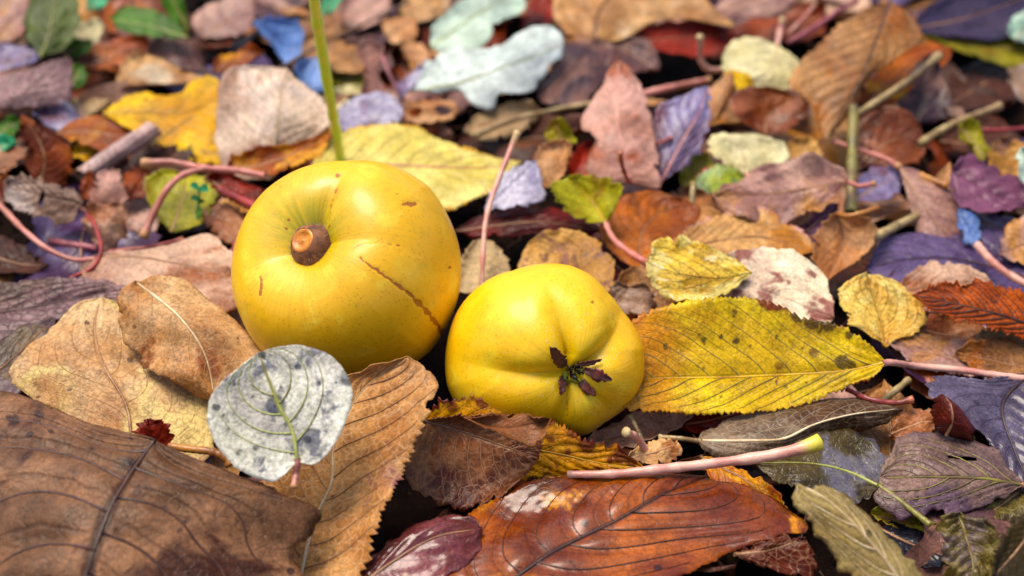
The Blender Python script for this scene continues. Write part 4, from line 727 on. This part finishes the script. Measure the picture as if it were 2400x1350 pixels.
leaf(D_, 'cream ribbed leaf with a blistered lobe and pale petiole', 'creamolive', '1822,105', '1760,200', M='1815,150,1 1790,180,1', L='1745,82 1702,112 1692,160 1712,190', R='1862,130 1888,182 1878,205 1835,212 1790,208', h=15, t=28, wr=1.5, res=MD, rib='s_ribpale', pet='1828,75,20 1835,42,24', pr=(.8, 1.0), pm='s_pinkpale')
leaf(C_, 'glossy brown cupped leaf below the cream ribbed leaf', 'rustround', '1795,318', '1870,225', M='1800,270,-2', L='1735,290 1705,240 1730,215 1790,205', R='1840,315 1885,285 1895,245', h=9, t=32, wr=1.2, res=MD)
leaf(D_, 'orange leaf corner folded under the cream ribbed leaf', 'yellow', '1700,165', '1765,200', M='1730,185', L='1700,190 1715,215', R='1725,165 1760,185', h=15.5, t=35, res=(32, 7), mid=False)
leaf(C_, 'peach strip of leaf curled beside the deep hollow', 'peach', '1665,290', '1715,165', M='1690,230,2', L='1655,270 1680,190', R='1690,270 1725,205', h=10, t=38, res=(48, 9), mid=False)
leaf(C_, 'brown and orange pointed leaf hanging tip down towards the thick straw', 'brownorange', '2085,5', '1936,328', M='2055,90,2 2020,180,3 1975,260,2', L='2030,25 1960,60 1905,118 1872,150 1850,215 1885,240 1915,300', R='2140,50 2160,92 2100,140 2025,200 2005,255 1965,300', h=16, t=30, ser=1, nt=30, wr=1, q=.7, res=MD, rib='s_ribdark')
leaf(C_, 'orange-brown leaf folded behind the pointed brown leaf', 'orange', '1990,290', '2235,110', M='2080,200 2160,140', L='2010,230 2080,150 2170,98', R='2060,260 2150,200 2220,140', h=12, t=22, wr=1, res=MD)
leaf(C_, 'dark indigo leaf in the far corner', 'indigo', '2130,70', '2440,-20', M='2270,40', L='2180,20 2280,-30 2380,-60', R='2230,90 2340,100 2420,60', h=14, t=18, wr=1, res=MD)
leaf(C_, 'olive-yellow leaf beneath the dark indigo one', 'oliveyel', '2140,75', '2460,120', M='2300,105', L='2200,62 2320,78 2420,90', R='2200,110 2300,135 2420,160', h=10, t=14, wr=1, res=MD)
leaf(D_, 'pale mint leaf at the corner beside the indigo leaf', 'greenwhite', '2380,95', '2440,20', M='2410,60', L='2360,80 2375,40', R='2430,100 2460,60', h=16, t=25, res=(40, 8))
leaf(D_, 'rusty round glossy leaf behind the crossing straws', 'rustround', '2010,385', '2160,300', M='2080,330,2', L='2000,330 2015,280 2070,258 2130,270', R='2060,400 2140,385 2175,350', h=10, t=24, wr=1.2, arch=-1.0, res=MD)
leaf(D_, 'mauve leaf with dark veins standing beside the dark hollow', 'plumbrown', '2150,290', '2190,120', M='2165,200', L='2105,250 2110,200 2150,150', R='2210,280 2222,240 2205,170', h=10, t=35, wr=1, res=MD, rib='s_ribdark')
leaf(D_, 'blue-mauve leaf under the crossing of amber and coral stalks', 'lilac', '2000,470', '2112,410', M='2060,435', L='2010,420 2070,388', R='2050,478 2105,450', h=9, t=14, wr=1, res=(48, 9))
leaf(D_, 'small yellow leaf hanging from the red stalk', 'oliveyel', '2245,292', '2310,380', M='2280,335', L='2250,330 2285,380', R='2290,305 2312,345', h=14, t=22, res=(40, 8))
leaf(C_, 'brown leaf beyond the small yellow leaf', 'darkbrown', '2200,330', '2420,360', M='2310,340', L='2240,300 2350,290', R='2260,380 2360,390', h=4, t=8)
leaf(D_, 'brown curl beside the olive-cream heart-shaped leaf', 'roundspot', '1910,395', '1850,330', M='1880,360,1', L='1860,395 1840,355', R='1930,375 1900,330', h=10, t=26, arch=-1.0, res=(40, 8), mid=False)
leaf(D_, 'wet lavender scrap near the brown curl', 'lavender', '1840,400', '1885,360', M='1865,380', L='1845,375 1865,358', R='1870,405 1895,385', h=7, t=12, res=(32, 7), mid=False)
leaf(C_, 'brown-grey shredded leaf at the frame beyond the hollow', 'greytan', '2440,270', '2360,160', M='2400,215', L='2380,240 2365,195', R='2450,220 2410,150', h=10, t=25, ser=1.2, nt=10, res=(40, 8))
leaf(D_, 'dark brown leaf lining the hollow under the indigo leaf', 'darkbrown', '2200,260', '2400,150', M='2300,200', L='2230,180 2320,140', R='2260,280 2380,240', h=2, t=5)
# upper left
leaf(D_, 'dull green rounded leaf of a seedling', 'dullgreen', '95,135', '130,-30', M='115,80,1 125,20,1', L='65,90 60,30 85,-15', R='150,115 180,75 192,25 165,-15', h=16, t=30, wr=1, res=MD, rib='s_ribgreen')
leaf(D_, 'cream leaf lit up beside the dull green rounded leaf', 'creamolive', '165,105', '245,60', M='205,82', L='168,75 205,52 235,52', R='195,112 235,100', h=11, t=22, res=(40, 8))
leaf(D_, 'glossy bright green oval leaf', 'green', '440,88', '258,42', M='350,58,1', L='410,52 345,22 290,22', R='400,92 340,86 280,70', h=20, t=25, wr=.7, arch=-0.5, res=MD, rib='s_ribgreen')
leaf(D_, 'green blade growing upright over the glossy green oval leaf', 'green', '445,75', '375,-60', M='415,20', L='400,40 370,-15', R='440,30 420,-40', h=18, t=50, res=(48, 9))
leaf(D_, 'mint-green seedling leaf scrap at the far edge', 'tealleaf', '205,25', '250,-25', M='228,0', L='205,0 222,-25', R='240,20 255,0', h=18, t=30, res=(32, 7))
leaf(D_, 'bright green seedling leaf beside the green stem', 'tealleaf', '750,40', '800,-20', M='775,10', L='755,10 780,-20', R='775,38 800,10', h=16, t=25, res=(32, 7))
leaf(D_, 'small green leaf below the dull green rounded leaf', 'green', '150,130', '215,95', M='185,110', L='155,105 190,90', R='175,135 210,120', h=13, t=25, res=(32, 7))
leaf(D_, 'small dark green leaf at the foot of the seedling', 'green', '165,215', '185,150', M='178,180', L='158,190 165,160', R='200,200 200,165', h=9, t=30, res=(32, 7))
leaf(C_, 'purple-brown pleated leaf with slanting dark veins', 'purplebrown', '15,255', '165,135', M='60,215,2 110,170,2', L='-40,240 -20,190 60,160 120,142', R='70,250 160,232 168,190', h=12, t=25, wr=.8, q=1.2, res=MD, rib='s_ribdark')
leaf(D_, 'violet leaf behind the purple-brown pleated leaf', 'lilac', '-30,160', '95,125', M='30,140', L='-20,120 50,105', R='10,170 80,152', h=10, t=15, res=(40, 8))
leaf(D_, 'mauve leaf at the corner beside the dull green rounded leaf', 'mauvetan', '-20,110', '70,-20', M='25,40', L='-40,40 10,-30', R='30,115 75,50', h=9, t=20, res=(48, 9))
leaf(C_, 'rust-orange leaf in shade below the cream lit leaf', 'rust', '185,160', '360,112', M='270,130', L='190,120 270,100 340,100', R='230,172 320,160', h=8, t=18, wr=1)
leaf(D_, 'tan triangular leaf before the grey mauve one', 'bigtan', '265,215', '340,128', M='310,170,2', L='275,180 305,145', R='340,212 430,205 480,190 400,150', h=9, t=22, wr=1, res=(56, 10), mid=False)
leaf(D_, 'grey mauve leaf humped behind the tan triangular leaf', 'plumbrown', '345,140', '490,175', M='410,125,4', L='365,95 400,76 440,100 470,140', R='380,165 440,180', h=10, t=22, wr=1.2, arch=-2.0, res=(56, 10), mid=False)
leaf(D_, 'mauve brown leaf at the far edge between green and blue leaves', 'mauvetan', '470,90', '600,20', M='530,50', L='450,50 500,0 570,-20', R='540,90 590,70', h=11, t=20, wr=1, res=(56, 10))
leaf(C_, 'orange-rust leaf in the hollow below the far mauve leaf', 'rust', '460,110', '580,60', M='520,85', L='470,75 540,55', R='510,115 565,95', h=8, t=18)
leaf(C_, 'orange leaf end above the folded beige leaf', 'orange', '500,170', '620,125', M='560,140', L='510,140 570,118', R='545,165 610,145', h=9, t=16)
leaf(D_, 'sky-blue cupped leaf behind the folded beige leaf', 'blueleaf', '668,152', '598,48', M='650,100,-2', L='640,110 605,75', R='700,140 708,60 650,44', h=14, t=45, wr=.8, res=(56, 10), mid=False)
leaf(D_, 'sky-blue leaf showing behind the green stem', 'blueleaf', '720,215', '745,132', M='735,170', L='695,175 715,145', R='765,210 772,160', h=12, t=35, wr=.6, res=(48, 9), mid=False)
leaf(D_, 'warm tan leaf across the green stem far end', 'bigtan', '690,110', '862,150', M='780,125', L='740,88 810,100 850,128', R='730,150 800,172 850,170', h=10, t=18, wr=1, res=MD)
leaf(C_, 'dark olive leaf under the warm tan leaf', 'oliveyel', '760,185', '870,170', M='820,180', L='790,165 850,158', R='790,205 850,200', h=6, t=12, res=(40, 8))
leaf(C_, 'mauve hourglass-twisted leaf standing behind the lavender-white leaf', 'pinkbrown', '875,235', '865,95', M='872,190,2 868,150,2', L='842,232 855,190 850,150 835,115', R='912,232 893,190 888,150 900,110', h=10, t=55, arch=-1.5, wr=.5, res=(56, 10), mid=False)
leaf(D_, 'lilac finger-like leaf beside the blue-white scalloped leaf', 'lavender', '935,235', '1012,150', M='975,190,1', L='935,205 985,155', R='965,222 1012,172', h=11, t=22, res=(40, 8), mid=False)
leaf(D_, 'orange-brown leaf cluster piece behind the twisted mauve leaf', 'peach', '905,85', '975,45', M='940,65', L='895,55 935,38', R='925,100 975,82', h=10, t=20, wr=1.2, res=(40, 8))
leaf(D_, 'orange-tan leaf under the pale green-white leaf', 'peach', '940,110', '1010,140', M='975,122', L='950,95 995,110', R='955,140 995,155', h=9, t=18, wr=1.2, res=(40, 8))
leaf(D_, 'tan leaf at the far edge left of the pale green-white leaf', 'bigtan', '940,40', '1060,-20', M='1000,10', L='945,0 1000,-30', R='990,50 1050,20', h=9, t=16, wr=1)
leaf(D_, 'dim mauve leaf at the far edge beyond the thin twig', 'mauvetan', '800,60', '920,-20', M='860,20', L='800,10 860,-30', R='850,70 910,40', h=8, t=14)
leaf(D_, 'pale pink-white leaf sliver left of the bright yellow leaf', 'beige', '110,265', '260,235', M='190,245', L='130,240 200,225', R='150,275 220,262', h=6, t=10, wr=1)
leaf(D_, 'blue-white glossy leaf behind the rust-red standing leaf', 'lavender', '75,275', '190,280', M='130,275', L='90,262 150,262', R='110,300 165,305', h=7, t=14)
leaf(C_, 'red-brown leaf at the frame beyond the rust-red standing leaf', 'rust', '-30,265', '100,262', M='40,262', L='-10,245 60,245', R='0,290 70,285', h=7, t=10)
leaf(D_, 'lime-green seedling leaf at the frame', 'green', '-20,325', '48,282', M='15,302', L='-10,295 25,280', R='10,330 45,305', h=12, t=25, res=(32, 7))
leaf(D_, 'teal-green seedling leaf below the lime-green one', 'tealleaf', '-20,350', '40,338', M='10,340', L='0,328 25,328', R='5,360 30,352', h=10, t=20, res=(32, 7))
leaf(D_, 'tan pink leaf edge at the frame above the orange scrap', 'pinktan', '-40,400', '65,350', M='10,375', L='-30,360 30,345', R='10,405 60,370', h=8, t=16)
leaf(C_, 'yellow-brown leaf below the rolled leaf', 'yellow', '170,370', '330,340', M='250,345', L='190,340 270,325', R='210,385 300,370', h=5, t=8)

for z_, l_ in LOW: print('LOW', z_, l_)
# ------------------------------------------------------------------ loose stalks, twigs, stems
stalk('leaf_stalk', 'thick pale pink stalk with cut yellow-green end lying over the lacquered leaf', 'pinkcut', '1330,1112,13 1440,1110,14 1540,1100,15 1680,1085,16 1800,1068,18 1880,1050,20 1922,1036,21', .75, 1.35, knob=.35)
stalk('leaf_stalk', 'short upright pink stalk with a rounded pale head near the smaller quince', 'pinkpale', '1516,1058,10 1500,1035,13 1485,1020,16 1466,1012,18', .7, .8, knob=.5)
stalk('leaf_stalk', 'thin beige stalk leaning beside the short upright pink stalk', 'straw', '1512,1050,9 1495,1010,11 1478,975,12', .5, .55)
stalk('leaf_stalk', 'short cream stalk with a hollow brown end beside the white round leaf', 'ambers', '395,1045,24 440,1052,24 500,1060,24 530,1075,23 542,1088,22', .7, .95, knob=.3)
stalk('leaf_stalk', 'slim white-pink stalk rising behind the smaller quince', 'pinkpale', '1130,690,14 1132,600,20 1140,510,26 1165,430,31 1195,355,36 1214,308,40', .6, .75)
stalk('leaf_stalk', 'forked coral pink stalk reaching over the blotched lime leaf', 'pink', '620,412,20 560,400,21 480,394,22 400,380,22 332,383,22', .9, 1.05, side=[('480,395,22 430,410,22 395,440,21 365,490,17 336,556,12', .8, 1.1)])
stalk('leaf_stalk', 'hooked crimson stalk crossing the long pink petiole', 'red', '165,652,11 215,628,13 236,592,14 230,550,14 215,515,14 194,492,13', .55, .6)
stalk('leaf_stalk', 'gnarled pinkish twig piece behind the hooked crimson stalk', 'rose', '120,565,6 160,572,7 215,580,7 235,582,7', 1.1, .9)
stalk('leaf_stalk', 'crimson stalk lying along the back of the pinkish tan leaf', 'red', '250,592,9 300,586,9 360,578,9 430,560,9', .8, .5)
stalk('leaf_stalk', 'red stub pointing at the larger quince', 'red', '515,445,14 560,465,15 605,488,16', 1.1, 1.2)
stalk('leaf_stalk', 'red stalk end low against the larger quince', 'red', '520,620,9 545,590,10 560,560,11', 1.0, .7)
stalk('green_stem', 'bright green plant stem rising behind the larger quince', 'green', '800,390,12 790,320,22 778,255,34 760,150,50 745,60,64 734,-20,78 726,-100,90', 1.45, 1.5, cat='stem', knob=0)
stalk('twig', 'thin brown twig slanting across the far leaves', 'twig', '640,170,14 720,122,18 800,82,20 900,32,22 960,5,24', .5, .45, cat='twig')
stalk('twig', 'hair-thin dark stalk sticking out of the rolled leaf', 'olive', '355,340,14 400,308,17 450,272,20', .25, .2, cat='twig')
stalk('grass_straw', 'long thin straw stalk lying behind the pink-brown pointed leaf', 'straw', '1110,320,9 1200,282,11 1300,258,12 1400,240,13', .9, .8, cat='straw')
stalk('leaf_stalk', 'coral stalk meeting the lilac leaf tip', 'pink', '1500,222,14 1580,203,15 1665,186,16', 1.2, .9)
stalk('leaf_stalk', 'bent cream stalk rising over the deep hollow', 'pinkpale', '1695,164,17 1660,162,18 1642,140,22 1641,110,27 1640,84,31', .9, 1.0)
stalk('leaf_stalk', 'raspberry red stalk at the far edge above the cream ribbed leaf', 'rose', '1845,100,16 1900,70,18 1960,30,20 2010,0,22', .9, .8)
stalk('leaf_stalk', 'thin pink stalk beside the raspberry red one', 'pinkpale', '1845,80,15 1880,45,17 1910,10,18', .5, .5)
stalk('grass_straw', 'thick upright straw under the tip of the brown and orange leaf', 'olive', '1994,500,12 1996,420,16 1998,340,20 2000,250,25', 1.7, 1.5, cat='straw', knob=0)
stalk('grass_straw', 'olive straw running up beside the orange-brown folded leaf', 'straw', '1995,275,22 2060,235,23 2140,180,24 2200,130,25', 1.0, 1.1, cat='straw')
stalk('leaf_stalk', 'coral stalk under the rusty round glossy leaf', 'pink', '1950,330,14 2010,350,15 2070,370,15 2110,392,15', .7, .8)
stalk('leaf_stalk', 'amber stalk pointing towards the smooth mauve leaf', 'ambers', '2105,394,16 2150,408,17 2220,436,17', .9, .9)
stalk('grass_straw', 'pale straw stick beyond the crossing coral stalk', 'straw', '2150,340,14 2230,292,16 2290,268,17 2345,248,18', 1.2, 1.1, cat='straw')
stalk('leaf_stalk', 'red stalk with an upward bend near the small yellow leaf', 'red', '2255,292,17 2290,303,17 2340,305,17 2430,298,17', .6, .7)
stalk('grass_straw', 'cut beige straw beside the tan cupped leaf', 'straw', '2160,500,12 2100,530,13 2038,564,14', 1.0, 1.35, cat='straw')
stalk('leaf_stalk', 'pale pink stalk running off past the deep purple leaf', 'pinkpale', '2290,574,15 2320,608,15 2360,640,15 2430,680,15', 1.1, .95, knob=0)
stalk('leaf_stalk', 'red-tipped brown stalk end below the speckled leaf petiole', 'red', '1985,912,13 2040,936,14 2100,944,14 2140,936,15', .6, .7)
stalk('leaf_stalk', 'coral stalk stub rising from the lilac leaf', 'red', '1530,340,18 1550,333,19 1575,322,20', .6, .6)
stalk('grass_straw', 'grey-green split straw behind the red-tipped stalk', 'straw', '2010,1000,8 2070,940,9 2130,890,10', .9, .8, cat='straw')
stalk('twig', 'tan stalk upright beneath the lime scrap', 'straw', '1622,505,8 1622,470,11 1625,430,14', .9, .8, cat='twig')
stalk('leaf_stalk', 'dark rose stalk beside the twisted mauve leaf', 'rose', '945,235,10 915,180,14 890,120,18', .7, .7)

# rolled-up leaf: a sheet wound round its long axis
def rolled(label, mat, p0, p1, h0, h1, rr, turns=1.35):
    a, b = at_h(*p0, h0), at_h(*p1, h1); ln = np.linalg.norm(b - a); d = (b - a) / ln
    s = np.cross(d, [0, 0, 1.0]); s /= np.linalg.norm(s); up = np.cross(s, d); nu, nv = 40, 36
    V, uv = [], []
    for i in range(nu):
        t_ = i / (nu - 1)
        for j in range(nv):
            q = j / (nv - 1); ang = q * turns * 6.283 + 0.5 * t_ + 2.2; r_ = rr * 1e-3 * (0.55 + 0.5 * q) * (1 + .06 * math.sin(9 * t_ + 5 * q)) * (0.85 + 0.3 * t_)
            V.append(a + d * ln * (t_ + 0.02 * math.sin(6 * q)) + s * math.cos(ang) * r_ + up * (math.sin(ang) * r_ * .85)); uv.append((t_, q))
    root = empty('cherry_leaf', a); tag(root, label, 'leaf')
    o = mesh_obj('blade', V, [(i * nv + j, i * nv + j + 1, (i + 1) * nv + j + 1, (i + 1) * nv + j) for i in range(nu - 1) for j in range(nv - 1)], MATS[mat], root, uv)
    so = o.modifiers.new('thickness', 'SOLIDIFY'); so.thickness = .0003; so.offset = 0
rolled('pale mauve leaf rolled up like a cigar behind the rust scraps', 'mauveroll', (192, 412), (362, 305), 13, 16, 3.3)

# seedling with tiny teal leaves left of the larger quince
sp = at_h(462, 510, 8); root = empty('seedling', sp); tag(root, 'tiny teal-green seedling left of the larger quince', 'plant')
tube('stem', [sp, at_h(465, 470, 14), at_h(468, 440, 19)], .0004, .0003, MATS['s_tealg'], root, n=12, sides=6)
for (x0, y0, x1, y1, wd_, h_) in ((466, 445, 446, 436, 9, 19), (468, 445, 490, 448, 11, 19), (466, 470, 448, 468, 8, 15), (464, 490, 470, 512, 12, 12), (463, 480, 480, 474, 7, 13)):
    A_, B_ = at_h(x0, y0, h_), at_h(x1, y1, h_ + 1.0); d = B_ - A_; s = np.cross(d, CZ); s /= np.linalg.norm(s); V = []
    for i in range(9):
        t_ = i / 8; wdt = wd_ * 1.05e-4 * math.sin(math.pi * (0.08 + 0.9 * t_)) ** .7
        for j in range(-2, 3): V.append(A_ + d * t_ + s * wdt * j / 2 + np.array([0, 0, 1]) * (.0004 * (j / 2) ** 2 + .0004 * math.sin(3 * t_)))
    o = mesh_obj('leaflet', V, [(i * 5 + j, i * 5 + j + 1, i * 5 + 6 + j, i * 5 + 5 + j) for i in range(8) for j in range(4)], MATS['tealleaf' if h_ > 13 else 'green'], root, [(i / 8, j / 4) for i in range(9) for j in range(5)])

# ------------------------------------------------------------------ leaf litter underneath: copies of a few plain leaves, lower than the ones above
def flat_leaf(mat, ln, wd_, ser, cup, label):
    nu, nv = 34, 6; V, uv = [], []
    for i in range(nu):
        u = i / (nu - 1); wdt = wd_ * (math.sin(math.pi * u ** 0.85) ** 0.8) + 1e-5
        for j in range(-nv, nv + 1):
            v = j / nv; e = 1 + (ser * (((u * 17) % 1) - .5) + .12 * math.sin(11 * u + 3 * (v > 0) + ln * 700) + .08 * math.sin(23 * u + ln * 200)) * abs(v) ** 5
            z = cup * (v * v * .5 + .6 * (u - .5) ** 2) + .0016 * math.sin(7 * u + 4 * v + ln * 900) + .0011 * math.sin(13 * u - 5 * v + ln * 500) + .002 * v ** 3 * math.sin(5 * u + ln * 300)
            V.append(((u - .5) * ln, v * wdt * e, z)); uv.append((u, v * .5 + .5))
    nc = 2 * nv + 1
    root = empty('cherry_leaf' if ser else 'dogwood_leaf', (0, 0, 0)); tag(root, label, 'leaf', 'plain leaves lying low in the litter: ' + label)
    mesh_obj('blade', V, [(i * nc + j, i * nc + j + 1, (i + 1) * nc + j + 1, (i + 1) * nc + j) for i in range(nu - 1) for j in range(nc - 1)], MATS[mat], root, uv)
    tube('midrib', [((u - .5) * ln, 0, cup * .6 * (u - .5) ** 2 + .0016 * math.sin(7 * u + ln * 900) + .0011 * math.sin(13 * u + ln * 500) + .0001) for u in np.linspace(0, .95, 18)], .0004, .00012, MATS['s_rib'], root, sides=5, smoothed=False)
    return root
def place(root, x, y, z, rz, rx, ry):
    root.location = (x, y, z); root.rotation_euler = (rx, ry, rz)
kinds = [('darkbrown', .062, .017, .10, .003, 'dark brown serrated leaf lying low beneath the others'), ('brownorange', .058, .016, .10, .004, 'amber-brown serrated leaf lying low in the litter'),
         ('plumbrown', .050, .017, 0, .003, 'plum-brown smooth leaf lying low in the litter'), ('rust', .056, .015, .10, .003, 'rust-orange serrated leaf lying low in the litter'),
         ('pinktan', .046, .016, 0, .004, 'pinkish tan smooth leaf lying low in the litter'), ('goldtan', .060, .017, .10, .003, 'gold-tan serrated leaf lying low in the litter'),
         ('mauvetan', .054, .015, .10, .003, 'mauve-tan serrated leaf lying low in the litter'), ('purple', .055, .016, .08, .003, 'purple serrated leaf lying low in the litter')]
protos = [flat_leaf(*k) for k in kinds]
used = [False] * len(protos); spots_ = []
# wide jittered grid so that the ground is covered in and beyond the view
gy_ = 0.10
while gy_ < 0.62:
    half = 0.085 + 0.42 * gy_
    gx_ = -half
    while gx_ < half:
        spots_.append((gx_ + RNG.uniform(-.014, .014), gy_ + RNG.uniform(-.012, .012))); gx_ += 0.036
    gy_ += 0.029
HOLLOWS = [(1560, 140, 100), (1600, 430, 75), (2330, 210, 100), (130, 540, 90), (430, 530, 60), (930, 1210, 80), (1700, 1340, 150), (2115, 860, 50), (1580, 975, 60), (2150, 500, 60), (640, 120, 60), (1180, 500, 50)]   # dark gaps between the leaves, photo pixels
def pixel(x, y):
    d = np.array([x, y, 0.004]) - CO; z_ = d @ -CZ; px, py = 1200 + d @ CX / z_ * FPX, 675 - d @ CY / z_ * FPX
    return px, py
def in_view(x, y):
    px, py = pixel(x, y); return -150 < px < 2550 and -60 < py < 1480
for (x, y) in spots_:
    if math.hypot(x - c1[0], y - c1[1]) < .03 or math.hypot(x - c2[0], y - c2[1]) < .028: continue
    px_, py_ = pixel(x, y)
    if any(math.hypot(px_ - a_, 1.6 * (py_ - b_)) < r_ * 1.5 for a_, b_, r_ in HOLLOWS): continue
    vis = in_view(x, y); k = int(RNG.integers(len(protos))) if not vis or RNG.random() < .8 else int(RNG.choice([0, 2, 3]))
    if RNG.random() < (0.06 if vis else 0.1): continue
    z = RNG.uniform(.001, .005) if vis else RNG.uniform(.001, .009); tl_ = (.13 if y > .3 else .06) if vis else .22
    if not used[k]: rt_ = protos[k]; used[k] = True
    else:
        rt_ = protos[k].copy(); col.objects.link(rt_)
        for ch in protos[k].children:
            c_ = ch.copy(); c_.parent = rt_; col.objects.link(c_)
    place(rt_, x, y, z, RNG.uniform(0, 6.283), RNG.normal() * tl_, RNG.normal() * tl_)
    if vis:                                  # say which named leaf it lies beside
        near = min(NAMED, key=lambda q: math.hypot(q[0][0] - x, q[0][1] - y))[1]
        short = re.split(r' (?:with|beside|behind|under|below|beneath|lying|leaning|tucked|folded|running|standing|in|propped|resting|draped|at|across|near|between|beyond|poking|half|hanging|glimpsed|before|over|showing|left|right|above|growing|shaded|seen|wedged|arched|pierced|shining|that|next|rolled|curled|crossing|peeping|mirroring|just|pressed|humped|of|and a)\b|,', near)[0]
        rt_['label'] = 'low ' + kinds[k][5].split(' leaf ')[0] + ' leaf beside the ' + short; rt_['group'] = rt_['label'] + ' (litter)'
    sc_ = RNG.uniform(.8, 1.15); rt_.scale = (sc_, sc_, sc_)
